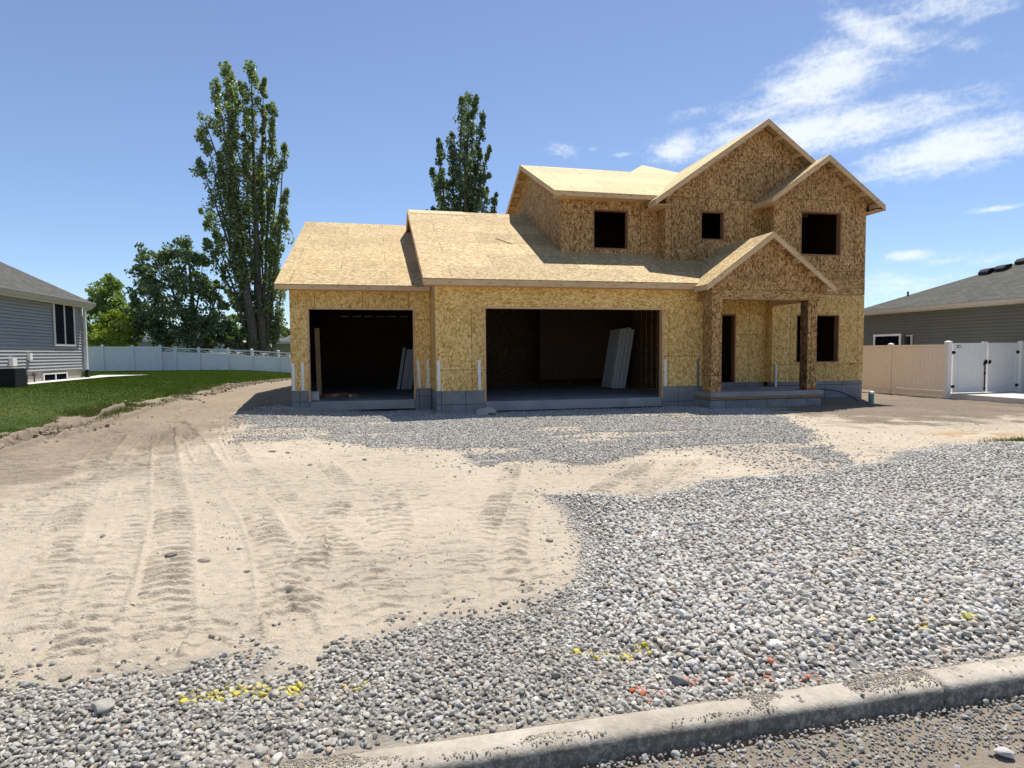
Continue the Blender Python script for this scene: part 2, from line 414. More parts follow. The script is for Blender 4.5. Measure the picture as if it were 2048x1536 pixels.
# ------------------------------------------------------------------ terrain maths
def ss(t): t = np.clip(t, 0, 1); return t * t * (3 - 2 * t)
def _h(ix, iy, seed):
    v = (ix.astype(np.int64) * 374761393 + iy.astype(np.int64) * 668265263 + seed * 1442695041) & 0xffffffff
    v = ((v ^ (v >> 13)) * 1274126177) & 0xffffffff
    return ((v ^ (v >> 16)) & 0xffff) / 65535.0
def vn(x, y, seed=0):
    ix = np.floor(x); iy = np.floor(y); fx = ss(x - ix); fy = ss(y - iy)
    a = _h(ix, iy, seed); c = _h(ix + 1, iy, seed); d = _h(ix, iy + 1, seed); e = _h(ix + 1, iy + 1, seed)
    return (a * (1 - fx) + c * fx) * (1 - fy) + (d * (1 - fx) + e * fx) * fy
def fbm(x, y, seed=0, octv=4):
    s = 0; a = .5; t = 0
    for o in range(octv):
        s = s + a * vn(x * 2 ** o + o * 17.3, y * 2 ** o - o * 9.1, seed + o); t += a; a *= .5
    return s / t
def T(x, y):
    far = 1 - .42 * ss((y - 28) / 18)
    z = -.28 + .66 * ss((-x - 2.0) / 8.0) * far * ss((y - 7) / 10)
    z = z + .16 * ss((-x - .2) / 2.2) * ss((x + 6) / 3) * ss((y - 14.2) / 2)
    z = z - .12 * ss((x - 13) / 6) * ss((y - 9) / 5)
    return z
def sdf(P, x, y):
    """signed distance to a polygon, positive inside"""
    d = np.full(x.shape, 1e9); ins = np.zeros(x.shape, bool); n = len(P)
    for i in range(n):
        ax, ay = P[i]; bx, by = P[(i + 1) % n]
        ex, ey = bx - ax, by - ay; L = ex * ex + ey * ey + 1e-9
        t = np.clip(((x - ax) * ex + (y - ay) * ey) / L, 0, 1)
        d = np.minimum(d, (x - ax - t * ex) ** 2 + (y - ay - t * ey) ** 2)
        c = (ay > y) != (by > y)
        ins ^= c & (x < (bx - ax) * (y - ay) / (by - ay + 1e-12) + ax)
    d = np.sqrt(d); return np.where(ins, d, -d)
PA = [(-2.36, 18.02), (-3.2, 15.1), (-2.52, 14.03), (-2.79, 12.27), (-2.45, 11.31), (-1.7, 11.25), (-1.25, 11.77), (-0.49, 10.85), (0.02, 10.25), (0.58, 9.98), (1.1, 9.48), (1.36, 8.18), (2.3, 8.5), (2.69, 7.83), (3.27, 7.99), (4.13, 8.51), (4.84, 8.56), (4.84, 7.86), (4.68, 7.11), (4.87, 6.56), (5.24, 6.3), (6.06, 6.57), (6.56, 7.4), (7.23, 8.72), (8.26, 10.53), (9.19, 12.78), (9.77, 14.66), (8.88, 15.42), (9, 17), (1.4, 18)]
KB = 2.33
PB = [(1.75, 6.26), (2.21, 6.27), (2.7, 5.91), (3.44, 6.08), (3.8, 6.38), (4.66, 6.46), (5.45, 6.57), (6.72, 6.95), (7.66, 7.55), (8.93, 7.86), (10.23, 7.72), (12.6, 7.0), (14.5, 6.5), (14.5, KB), (1.45, KB), (1.15, 2.6), (.95, 3.05), (1.08, 3.41), (1.29, 3.85), (1.54, 4.43), (1.68, 4.95), (1.73, 5.63)]
PC = [(-5, 3.1), (-1.7, 3.11), (-1.45, 3.13), (-1.27, 3.21), (-0.99, 3.17), (-0.86, 3.27), (-0.57, 3.23), (-0.55, 3.04), (-0.27, 2.98), (-0.24, 3.16), (-0.01, 3.33), (0.16, 3.44), (0.39, 3.49), (0.67, 3.4), (0.91, 3.6), (1.2, 3.7), (1.25, 3.3), (1.05, 3.0), (1.25, 2.7), (1.9, KB), (-5, KB)]
TRACKS = [([(-1.2, 3.6), (-1.39, 4.32), (-1.64, 5.22), (-1.96, 6.37), (-2.56, 8.18), (-3.37, 10.69), (-3.9, 12.41), (-4.29, 14.15), (-4.3, 17.18), (-4.54, 25.5)], .30, 1),
          ([(-0.55, 3.7), (-0.69, 4.43), (-0.9, 5.3), (-1.3, 6.6), (-1.86, 8.0), (-2.41, 9.37), (-3.02, 11.18), (-3.76, 13.11), (-4.21, 14.18)], .28, 1),
          ([(-3.66, 6.4), (-3.37, 7.7), (-3.21, 8.66), (-3.29, 9.99), (-3.39, 11.79), (-3.18, 14.73), (-2.71, 18.17)], .28, .9),
          ([(0.43, 3.36), (0.56, 4.03), (0.8, 4.88), (1.11, 5.78), (1.52, 7.12), (1.79, 8.06)], .26, 1),
          ([(-0.48, 3.71), (-0.51, 4.59), (-0.48, 5.49), (-0.41, 6.59), (-0.47, 7.64), (-0.74, 8.74)], .26, .85),
          ([(-0.98, 3.5), (-0.84, 4.19), (-0.75, 5.0)], .3, .9),
          ([(2.1, 5.9), (2.78, 6.8), (3.2, 7.16), (3.62, 7.77)], .28, 1), ([(2.7, 6.0), (3.25, 6.6), (3.9, 7.2), (4.4, 7.9)], .34, .8),
          ([(-5.75, 10.6), (-5.6, 12.0), (-5.5, 13.2), (-5.5, 15.2)], .46, 3.2, .27), ([(-4.9, 11), (-4.7, 13), (-4.9, 16), (-5.1, 21), (-5.3, 28)], .4, .7),
          ([(-2.1, 4.2), (-2.6, 5.6), (-3.2, 7.4), (-4.0, 9.8), (-4.7, 12.5)], .28, .8),
          ([(-1.55, 3.4), (-1.75, 4.3), (-2.05, 5.4), (-2.5, 6.9), (-3.15, 8.9), (-3.8, 11.2), (-4.15, 13.6), (-4.2, 18)], .26, .8),
          ([(-3.9, 6.9), (-3.65, 8.0), (-3.55, 9.4), (-3.7, 11.4), (-3.6, 14.6), (-3.2, 18.4), (-3.0, 24)], .28, .8),
          ([(.05, 3.5), (-.15, 4.4), (-.5, 5.5), (-1.05, 7.0), (-1.7, 8.6), (-2.2, 10.2), (-2.75, 12.2), (-3.2, 15)], .26, .75),
          ([(.85, 3.7), (1.0, 4.5), (1.25, 5.4), (1.6, 6.4)], .24, .7), ([(-.2, 3.4), (.0, 4.2), (.15, 5.4), (.1, 6.8), (-.2, 8.2)], .26, .6)]
def track_h(x, y):
    h = np.zeros(x.shape)
    for ti, (pts, w, amp, *pit) in enumerate(TRACKS):
        pit = pit[0] if pit else .15
        P = np.array(pts)
        m = (x > P[:, 0].min() - w) & (x < P[:, 0].max() + w) & (y > P[:, 1].min() - w) & (y < P[:, 1].max() + w)
        if not m.any(): continue
        # smooth the path
        tt = np.linspace(0, len(P) - 1, len(P) * 6); k = np.clip(tt.astype(int), 0, len(P) - 2); f = tt - k
        p0 = P[np.clip(k - 1, 0, None)]; p1 = P[k]; p2 = P[k + 1]; p3 = P[np.clip(k + 2, None, len(P) - 1)]; f = f[:, None]
        Q = .5 * (2 * p1 + (p2 - p0) * f + (2 * p0 - 5 * p1 + 4 * p2 - p3) * f ** 2 + (3 * p1 - p0 - 3 * p2 + p3) * f ** 3)
        xm, ym = x[m], y[m]; best = np.full(xm.shape, 1e9); S = np.zeros(xm.shape); D = np.zeros(xm.shape); s0 = 0
        for i in range(len(Q) - 1):
            e = Q[i + 1] - Q[i]; L = math.hypot(*e) + 1e-9
            t = np.clip(((xm - Q[i, 0]) * e[0] + (ym - Q[i, 1]) * e[1]) / L ** 2, 0, 1)
            dx = xm - Q[i, 0] - t * e[0]; dy = ym - Q[i, 1] - t * e[1]; d2 = dx * dx + dy * dy
            c = d2 < best; best = np.where(c, d2, best); S = np.where(c, s0 + t * L, S)
            D = np.where(c, (e[0] * dy - e[1] * dx) / L, D); s0 += L
        dd = np.abs(D) / (w / 2)
        mask = ss((1.15 - dd) / .3)
        wob = fbm(xm * 3, ym * 3, 40 + ti, 2)
        ph = (S + np.abs(D) * .5 * (pit < .2) + wob * .12) / pit
        fr = ph - np.floor(ph)
        lug = np.where(fr < .5, ss(fr / .09) * ss((.5 - fr) / .34), 0)
        patch = .30 + .70 * ss((fbm(xm * 1.6, ym * 1.6, 70 + ti, 4) - .34) / .22)
        berm = np.exp(-((dd - 1.2) / .16) ** 2) * .012
        h[m] += amp * (mask * patch * (-.006 - .035 * ss((ym - 8.5) / 4) + .034 * lug * (.25 + 1.15 * wob)) + berm * patch * (1 + 2.5 * ss((ym - 8.5) / 4)))
    return h
def Hbase(x, y):
    z = T(x, y)
    n = ss((40 - y) / 25)
    z = z + n * (.05 * (fbm(x * .35, y * .35, 3, 3) - .5) + .035 * (fbm(x * 1.3, y * 1.3, 5, 3) - .5))
    return z
def relief(x, y, sa=None, sb=None, sc=None):
    sb = sdf(PB, x, y) if sb is None else sb
    sc = sdf(PC, x, y) if sc is None else sc
    return .055 * ss((sb + .05) / .45) * (.6 + .8 * fbm(x * .9, y * .9, 9, 2)) + .02 * ss((sc + .05) / .4)
def street(y): return ss((2.24 - y) / .04)

# ------------------------------------------------------------------ ground sheet
def grid_mesh(name, X, Y, Z, colr, m, kind, label, cat):
    nr, nc = X.shape
    me = bpy.data.meshes.new(name)
    me.vertices.add(nr * nc)
    co = np.stack([X.ravel(), Y.ravel(), Z.ravel()], 1).astype(np.float32)
    me.vertices.foreach_set('co', co.ravel())
    i = np.arange((nr - 1) * (nc - 1)); r_, c_ = i // (nc - 1), i % (nc - 1)
    a = r_ * nc + c_
    q = np.stack([a, a + 1, a + nc + 1, a + nc], 1)
    me.loops.add(q.size); me.loops.foreach_set('vertex_index', q.ravel().astype(np.int32))
    me.polygons.add(len(q)); me.polygons.foreach_set('loop_start', (np.arange(len(q)) * 4).astype(np.int32))
    me.polygons.foreach_set('use_smooth', np.ones(len(q), bool))
    me.update(calc_edges=True)
    if colr is not None:
        at_ = me.attributes.new('Col', 'FLOAT_COLOR', 'POINT')
        rgba = np.ones((nr * nc, 4), np.float32); rgba[:, :3] = colr.reshape(-1, 3); at_.data.foreach_set('color', rgba.ravel())
    me.materials.append(m)
    o = bpy.data.objects.new(name, me); col.objects.link(o)
    return tag(o, label, cat, kind=kind)
ys = np.concatenate([-np.geomspace(3000, .6, 40), np.linspace(-.3, .9, 6), np.geomspace(1.0, 2.3, 130), np.geomspace(2.306, 17, 1120), np.geomspace(17.08, 30, 120), np.geomspace(30.5, 120, 70), np.geomspace(130, 4000, 25)])
uu = np.concatenate([-np.geomspace(60, .56, 40), np.linspace(-.55, .62, 700), np.linspace(.6225, 1.35, 280), np.geomspace(1.36, 60, 40)])
GX = uu[None, :] * (np.maximum(ys, 0)[:, None] + 2.5); GY = np.repeat(ys[:, None], len(uu), 1)
sa = sdf(PA, GX, GY); sb = sdf(PB, GX, GY); sc = sdf(PC, GX, GY)
nzm = fbm(GX * 2.2, GY * 2.2, 21, 4) - .5
near = ss((30 - GY) / 12) * ss((GY + 1) / 2)
GZ = Hbase(GX, GY) + relief(GX, GY, sa, sb, sc)
dirtm = 1 - np.clip(ss((np.maximum(np.maximum(sb, sc), sa) + .25) / .4), 0, 1)
rip = fbm(GX * 5.0 + 2 * fbm(GX * 2, GY * 2, 31, 2), GY * 8.0, 33, 4)
GZ += near * dirtm * (track_h(GX, GY) + .030 * np.maximum(rip - .50, -.12) * (.5 + fbm(GX * .8, GY * .8, 37, 2)) + .018 * (fbm(GX * 14, GY * 14, 39, 4) - .5) + .013 * ss((fbm(GX * 3.2, GY * 9, 42, 3) - .54) / .035) * ss((fbm(GX * .9, GY * .9, 43, 2) - .3) / .3) - .012 * ss((fbm(GX * 3.2, GY * 9 + .35, 42, 3) - .54) / .12) * ss((fbm(GX * .9, GY * .9, 43, 2) - .3) / .3))
edge = ss((GX + 6.6) / .4) * ss((-5.1 - GX) / .5) * ss((GY - 9) / 2)
GZ += edge * near * .13 * (fbm(GX * 2.6, GY * 2.6, 44, 4) - .38)
# street lies lower than the kerb; ground is tucked under the kerb
GZ = GZ * (1 - street(GY)) + (-.362 + .02 * (fbm(GX * 2, GY * 2, 50, 3) - .5) + .008 * (fbm(GX * 20, GY * 20, 52, 3) - .5)) * street(GY)
kz = ss((GY - 2.16) / .02) * ss((2.36 - GY) / .02); GZ = np.where((GY > 2.15) & (GY < 2.335), np.minimum(GZ, -.40), GZ)
sand = np.array((.53, .452, .345)); brown = np.array((.29, .235, .172)); greyb = np.array((.23, .185, .14)); gdust = np.array((.24, .222, .195)); orange = np.array((.42, .23, .09)); green = np.array((.08, .11, .035))
w1 = ss((-GX - 2.6 + (GY - 9) * .16 + nzm * 2.2) / 1.8) * ss((GY - 6.3 + nzm * 2) / 2.5)
w2 = ss((GX - 9.0 + nzm * 3) / 2.0) * ss((GY - 9.4 + nzm * 4) / 2.2)
tone = fbm(GX * .7, GY * .7, 61, 4)
C = sand * (.86 + .3 * tone[..., None])
C = C * (1 - w1[..., None]) + brown * (.85 + .35 * tone[..., None]) * w1[..., None]
C = C * (1 - w2[..., None]) + greyb * (.8 + .4 * tone[..., None]) * w2[..., None]
po = np.exp(-(((GX - 10.3) / 1.3) ** 2 + ((GY - 8.7) / .55) ** 2)) * ss((fbm(GX * 2, GY * 3, 66, 3) - .35) / .25)
C = C * (1 - .7 * po[..., None]) + orange * .7 * po[..., None]
gm = ss((np.maximum(np.maximum(sb, sc), sa + nzm * .5) + .12) / .3) * (1 - street(GY))
gm = np.where(sa > np.maximum(sb, sc), gm * (1 - .75 * ss((fbm(GX * .55, GY * 1.6, 71, 3) - .56) / .1)), gm)
C = C * (1 - gm[..., None]) + gdust * gm[..., None] * (.8 + .4 * tone[..., None])
fg = ss((GY - 36) / 6) + ss((-GX - 7) / 1.0); fg = np.clip(fg, 0, 1)
C = C * (1 - fg[..., None]) + green * fg[..., None]
st = street(GY)[..., None]; C = C * (1 - st) + np.array((.28, .235, .18)) * (.8 + .4 * tone[..., None]) * st
grid_mesh('ground', GX, GY, GZ, C, M['dirt'], 'structure', 'dry tan dirt lot with tyre tracks in front of the unfinished house', 'ground')

# lawn of the neighbour, a low turf shelf with a ragged edge
LAWN = [(-6.9, 3), (-6.6, 9), (-6.46, 12.23), (-6.13, 12.48), (-6.01, 13.17), (-6.11, 14.1), (-6.02, 14.68), (-5.95, 15.64), (-5.87, 16.94), (-5.97, 19.11), (-6.01, 21.09), (-6.1, 23.14), (-6.22, 26.44), (-5.81, 29.12), (-5.28, 32.33), (-4.65, 34.81), (-1.0, 38), (-1.0, 60)]
Lp = np.array(LAWN)
ly = np.concatenate([np.arange(3, 11, .5), np.arange(11, 36, .12), np.arange(36, 60, .6)])
lv = np.concatenate([[0, .004], np.linspace(.012, .25, 60), np.linspace(.27, 1, 40)])
ex = np.interp(ly, Lp[:, 1], Lp[:, 0]); ex = ex + .55 * (fbm(ly * 1.1, ly * 0 + 3, 81, 3) - .5)
LX = ex[:, None] - lv[None, :] ** 1.3 * 60; LY = np.repeat(ly[:, None], len(lv), 1) + .15 * (fbm(LX * 2, ly[:, None] * 2, 83, 2) - .5)
LZ = T(LX, LY) + .05 + .03 * (fbm(LX * .8, LY * .8, 85, 3) - .5) + .02 * (fbm(LX * 5, LY * 5, 86, 2) - .5)
LZ[:, 0] -= .25; LZ[:, 1] -= .02
grid_mesh('lawn', LX[:, ::-1], LY[:, ::-1], LZ[:, ::-1], None, M['lawn'], 'structure', "green neighbouring lawn beside the dirt lot", 'lawn')

# ------------------------------------------------------------------ bulk meshes: stones, blades, leaves
def bulk(name, V, Fc, colr, m, smooth, parent=None):
    """V (n,3) verts, Fc (k,c) faces of equal size"""
    me = bpy.data.meshes.new(name)
    me.vertices.add(len(V)); me.vertices.foreach_set('co', V.astype(np.float32).ravel())
    c = Fc.shape[1]
    me.loops.add(Fc.size); me.loops.foreach_set('vertex_index', Fc.astype(np.int32).ravel())
    me.polygons.add(len(Fc)); me.polygons.foreach_set('loop_start', (np.arange(len(Fc)) * c).astype(np.int32))
    me.polygons.foreach_set('use_smooth', np.full(len(Fc), smooth))
    me.update(calc_edges=True)
    if colr is not None:
        a = me.attributes.new('Col', 'FLOAT_COLOR', 'POINT'); rgba = np.ones((len(V), 4), np.float32); rgba[:, :3] = colr; a.data.foreach_set('color', rgba.ravel())
    me.materials.append(m)
    o = bpy.data.objects.new(name, me); col.objects.link(o)
    if parent is not None:
        o.parent = parent; o.matrix_parent_inverse = Matrix.Translation(-absloc(parent))
    return o
def ico(sub):
    t = (1 + 5 ** .5) / 2
    v = np.array([(-1, t, 0), (1, t, 0), (-1, -t, 0), (1, -t, 0), (0, -1, t), (0, 1, t), (0, -1, -t), (0, 1, -t), (t, 0, -1), (t, 0, 1), (-t, 0, -1), (-t, 0, 1)], float)
    v /= np.linalg.norm(v[0])
    f = [(0, 11, 5), (0, 5, 1), (0, 1, 7), (0, 7, 10), (0, 10, 11), (1, 5, 9), (5, 11, 4), (11, 10, 2), (10, 7, 6), (7, 1, 8), (3, 9, 4), (3, 4, 2), (3, 2, 6), (3, 6, 8), (3, 8, 9), (4, 9, 5), (2, 4, 11), (6, 2, 10), (8, 6, 7), (9, 8, 1)]
    for _ in range(sub):
        v = list(map(tuple, v)); cache = {}; nf = []
        def mid(a, c):
            k = (min(a, c), max(a, c))
            if k not in cache:
                p = (np.array(v[a]) + np.array(v[c])) / 2; p /= np.linalg.norm(p); v.append(tuple(p)); cache[k] = len(v) - 1
            return cache[k]
        for a, c, d in f:
            x, y, z = mid(a, c), mid(c, d), mid(d, a); nf += [(a, x, z), (c, y, x), (d, z, y), (x, y, z)]
        v = np.array(v); f = nf
    return np.array(v), np.array(f)
def stone_proto(sub, rg):
    v, f = ico(sub); v = v.copy()
    for _ in range(9):                                             # facets cut by random planes
        n = rg.normal(size=3); n /= np.linalg.norm(n); d = rg.uniform(.5, .9)
        over = np.maximum(v @ n - d, 0); v -= over[:, None] * n * .85
    v += .07 * np.sin(v @ rg.normal(size=(3, 3)) * 2.2 + rg.uniform(0, 6, 3))
    return v * np.array((1.0, rg.uniform(.62, .92), rg.uniform(.42, .72))) * 1.15, f
PROTO = {s: [stone_proto(s, np.random.default_rng(100 * s + k)) for k in range(10)] for s in (0, 1, 2)}
def rotm(n, tilt):
    a = rng.uniform(0, 2 * np.pi, n); bq = rng.normal(0, tilt, n); c = rng.normal(0, tilt, n)
    ca, sa_, cb_, sb_, cc, sc_ = np.cos(a), np.sin(a), np.cos(bq), np.sin(bq), np.cos(c), np.sin(c)
    Rz = np.zeros((n, 3, 3)); Rz[:, 0, 0] = ca; Rz[:, 0, 1] = -sa_; Rz[:, 1, 0] = sa_; Rz[:, 1, 1] = ca; Rz[:, 2, 2] = 1
    Rx = np.zeros((n, 3, 3)); Rx[:, 0, 0] = 1; Rx[:, 1, 1] = cb_; Rx[:, 1, 2] = -sb_; Rx[:, 2, 1] = sb_; Rx[:, 2, 2] = cb_
    Ry = np.zeros((n, 3, 3)); Ry[:, 1, 1] = 1; Ry[:, 0, 0] = cc; Ry[:, 0, 2] = sc_; Ry[:, 2, 0] = -sc_; Ry[:, 2, 2] = cc
    return Rz @ Rx @ Ry
def stone_cols(n, lo=.17, hi=.46, warm=.5):
    g = lo + (hi - lo) * rng.beta(2.6, 2.6, n); w = rng.normal(0, .5, n)
    c = np.stack([g * (1 + .035 * w + .025 * warm), g, g * (1 - .05 * w - .05 * warm)], 1)
    k = rng.random(n) < .04; c[k] *= np.array((1.05, .88, .74)); k = rng.random(n) < .06; c[k] *= .55; k = rng.random(n) < .04; c[k] = np.minimum(c[k] * 1.3, .66)
    return c
def stones(name, pts, size, colr, sub, m, smooth, label, cat='gravel', kind='stuff', tilt=.45):
    n = len(pts); k = rng.integers(0, 10, n); Vs, Fs, Cs = [], [], []; off = 0
    Rm = rotm(n, tilt)
    for j in range(10):
        s = np.where(k == j)[0]
        if not len(s): continue
        v, f = PROTO[sub][j]
        w = np.einsum('nij,vj->nvi', Rm[s], v) * size[s, None, None] + pts[s, None, :]
        nv = len(v); Vs.append(w.reshape(-1, 3)); Fs.append((f[None] + (np.arange(len(s)) * nv)[:, None, None] + off).reshape(-1, 3)); off += nv * len(s)
        Cs.append(np.repeat(colr[s], nv, 0))
    o = bulk(name, np.concatenate(Vs), np.concatenate(Fs), np.concatenate(Cs), m, smooth)
    return tag(o, label, cat, kind=kind)
def inview(x, y, pad=.08):
    u = x / (np.maximum(y, 0) + 2.5); return (u > -.5 - pad) & (u < 1.3 + pad)
def jitter(x0, x1, y0, y1, sp_):
    nx, ny = int((x1 - x0) / sp_), int((y1 - y0) / sp_)
    gx, gy = np.meshgrid(np.linspace(x0, x1, nx), np.linspace(y0, y1, ny)); gx, gy = gx.ravel(), gy.ravel()
    return gx + rng.uniform(-.6, .6, len(gx)) * sp_, gy + rng.uniform(-.6, .6, len(gy)) * sp_
YEL = np.array((.62, .52, .03)); ORA = np.array((.68, .16, .05))
PAINT = [(-0.8, 2.88, .10, YEL), (-0.70, 2.865, .10, YEL), (-0.56, 2.855, .09, YEL), (-0.50, 2.80, .08, YEL), (-0.40, 2.815, .06, YEL), (-0.33, 2.82, .06, YEL), (-0.12, 2.78, .07, YEL),
         (1.0, 2.88, .06, YEL), (1.15, 2.78, .09, YEL), (1.27, 2.77, .09, YEL), (1.36, 2.80, .06, YEL), (2.65, 2.78, .05, YEL), (2.83, 2.65, .06, YEL), (3.2, 2.69, .06, YEL), (3.05, 2.63, .04, YEL),
         (1.13, 2.47, .06, ORA), (1.17, 2.42, .05, ORA), (1.40, 2.52, .05, ORA), (1.42, 2.47, .07, ORA), (1.57, 2.45, .06, ORA), (1.72, 2.46, .07, ORA), (1.79, 2.45, .06, ORA), (1.95, 2.42, .05, ORA), (2.02, 2.41, .05, ORA), (1.85, 2.55, .05, ORA)]
def paint(x, y, c):
    for (px, py, r, pc) in PAINT:
        d = np.hypot((x - px) / 1.15, (y - py) / .8); k = rng.random(len(x)) < np.clip(1.05 - d / r, 0, .8) * (.45 if pc is ORA else .8)
        mixv = rng.uniform(.2, .95, len(x))[:, None]
        c[k] = c[k] * (1 - mixv[k]) + pc * mixv[k]
    return c
# coarse stones on the right
def coarse():
    P, S = [], []
    for (sp_, smin, smax, lift, keep) in ((.026, .011, .019, -.004, 1), (.035, .014, .026, .010, .85), (.13, .024, .036, .014, .4)):
        x, y = jitter(.5, 13.5, KB, 8.3, sp_)
        s = sdf(PB, x, y) + .35 * (fbm(x * 1.6, y * 1.6, 91, 3) - .5)
        k = ((s > 0) | ((s > -.35) & (rng.random(len(x)) < .25 * np.exp(np.minimum(s, 0) / .12)))) & inview(x, y) & (rng.random(len(x)) < keep) & (y > KB + .03)
        x, y, s = x[k], y[k], s[k]
        sz = rng.uniform(smin, smax, len(x)) * (.75 + .3 * ss(s / .5))
        z = Hbase(x, y) + relief(x, y) + lift * ss((s + .05) / .3) + sz * .15
        P.append(np.stack([x, y, z], 1)); S.append(sz)
    P = np.concatenate(P); S = np.concatenate(S); c = paint(P[:, 0], P[:, 1], stone_cols(len(P), .29, .62, 2.2))
    nearm = P[:, 1] < 5.2
    stones('coarse_gravel', P[nearm], S[nearm], c[nearm], 1, M['stone'], False, 'coarse pale grey river stones heaped on the right beside the kerb')
    stones('coarse_gravel', P[~nearm], S[~nearm], c[~nearm], 0, M['stone'], True, 'coarse pale grey stones farther back on the right, near the house')
coarse()
def medium():
    P, S = [], []
    for (sp_, smin, smax, lift, keep) in ((.020, .008, .015, -.002, 1), (.028, .010, .019, .007, .8), (.12, .018, .030, .010, .35)):
        x, y = jitter(-3.4, 2.0, KB, 4.3, sp_)
        s = sdf(PC, x, y) + .4 * (fbm(x * 3, y * 3, 95, 3) - .5); sB = sdf(PB, x, y)
        k = ((s > 0) | ((s > -.6) & (rng.random(len(x)) < .30 * np.exp(np.minimum(s, 0) / .14) * (fbm(x * 4, y * 4, 97, 2) > .45)))) & inview(x, y) & (rng.random(len(x)) < keep) & (y > KB + .02) & (sB < .12)
        x, y = x[k], y[k]; sz = rng.uniform(smin, smax, len(x))
        P.append(np.stack([x, y, Hbase(x, y) + relief(x, y) + lift + sz * .1], 1)); S.append(sz)
    P = np.concatenate(P); S = np.concatenate(S)
    stones('gravel', P, S, paint(P[:, 0], P[:, 1], stone_cols(len(P), .20, .51, 2.6)), 1, M['stone'], False, 'grey pebble gravel along the kerb in the foreground, yellow paint marks on it')
medium()
def fine():
    x, y = jitter(-3.6, 10.2, 6.0, 16.9, .030)
    s = sdf(PA, x, y) + .7 * (fbm(x * 1.4, y * 1.4, 101, 4) - .5)
    thin = ss((fbm(x * .55, y * 1.6, 71, 3) - .54) / .1)
    k = ((s > 0) | ((s > -.8) & (rng.random(len(x)) < .22 * np.exp(np.minimum(s, 0) / .25)))) & inview(x, y) & (rng.random(len(x)) > .8 * thin) & (rng.random(len(x)) < .85)
    k &= ~((x > 1.47) & (y > 15.42)) & ~((x > -2.18) & (y > 16.75)) & ~((x > 8.6) & (y > 14.5))
    x, y = x[k], y[k]; sz = rng.uniform(.010, .024, len(x)) * (1 + .5 * (rng.random(len(x)) < .05))
    stones('fine_gravel', np.stack([x, y, Hbase(x, y) + sz * .3], 1), sz, stone_cols(len(x), .27, .54, 2.4), 0, M['stone'], False, 'fine grey crushed gravel spread in front of the garage doors')
fine()
def streetg():
    x, y = jitter(-.6, 4.5, 1.15, 2.19, .016)
    k = (rng.random(len(x)) < .10 + .6 * ss((fbm(x * 1.7, y * 2.4, 111, 3) - .44 + .25 * ss((y - 1.75) / .35)) / .14))
    x, y = x[k], y[k]; sz = rng.uniform(.004, .010, len(x)) * (1 + 1.2 * (rng.random(len(x)) < .04))
    stones('street_gravel', np.stack([x, y, -.360 + .02 * (fbm(x * 2, y * 2, 50, 3) - .5) + sz * .3], 1), sz, stone_cols(len(x), .16, .42, 2.0), 1, M['stone'], False, 'small loose gravel on the dusty street below the kerb')
streetg()
def scatter():
    x = rng.uniform(-6, 12, 60000); y = 2.5 + 12.5 * rng.random(60000) ** 1.3
    dens_ = .10 + .9 * ss((fbm(x * .9, y * .9, 121, 4) - .52) / .14)
    s = np.maximum(np.maximum(sdf(PA, x, y), sdf(PB, x, y)), sdf(PC, x, y))
    k = (s < -.02) & inview(x, y) & (rng.random(len(x)) < dens_ * .45)
    x, y = x[k], y[k]; sz = rng.uniform(.003, .010, len(x)) * (1 + 1.1 * (rng.random(len(x)) < .04))
    cc = stone_cols(len(x), .14, .44, 1.8); kk = rng.random(len(x)) < .78; cc[kk] = sand * rng.uniform(.65, 1.1, kk.sum())[:, None]
    stones('gravel_scatter', np.stack([x, y, Hbase(x, y) + sz * .25 + .004], 1), sz, cc, 0, M['stone'], False, 'small loose pebbles scattered over the tan dirt')
    y = 10.5 + 24 * rng.random(2600) ** 1.4; x = np.interp(y, Lp[:, 1], Lp[:, 0]) + .35 + np.abs(rng.normal(0, .22, 2600)) * 1.2
    k = fbm(x * 1.2, y * .9, 151, 3) > .47; x, y = x[k], y[k]; sz = rng.uniform(.012, .05, len(x)) * (.6 + .8 * rng.random(len(x)))
    stones('dirt_clods', np.stack([x, y, Hbase(x, y) + sz * .3 + .02], 1), sz, brown * rng.uniform(.6, 1.25, len(x))[:, None], 1, M['stone'], False, 'broken brown dirt clods along the bank below the lawn', 'dirt')
    # crumbs on the kerb
    x = rng.uniform(-1, 5, 15000); y = 2.335 - np.abs(rng.normal(0, .055, 15000)); k = (y > 2.215) & (fbm(x * 3, y * 6, 131, 3) > .43); x, y = x[k], y[k]
    sz = rng.uniform(.0018, .006, len(x)) * (1 + .8 * (rng.random(len(x)) < .05))
    stones('kerb_grit', np.stack([x, y, -.268 + sz * .3], 1), sz, np.where((rng.random(len(x)) < .6)[:, None], sand * .8 * rng.uniform(.6, 1.1, len(x))[:, None], stone_cols(len(x), .12, .42, 2.2)), 0, M['stone'], False, 'fine grit and pebbles lying on top of the kerb')
scatter()

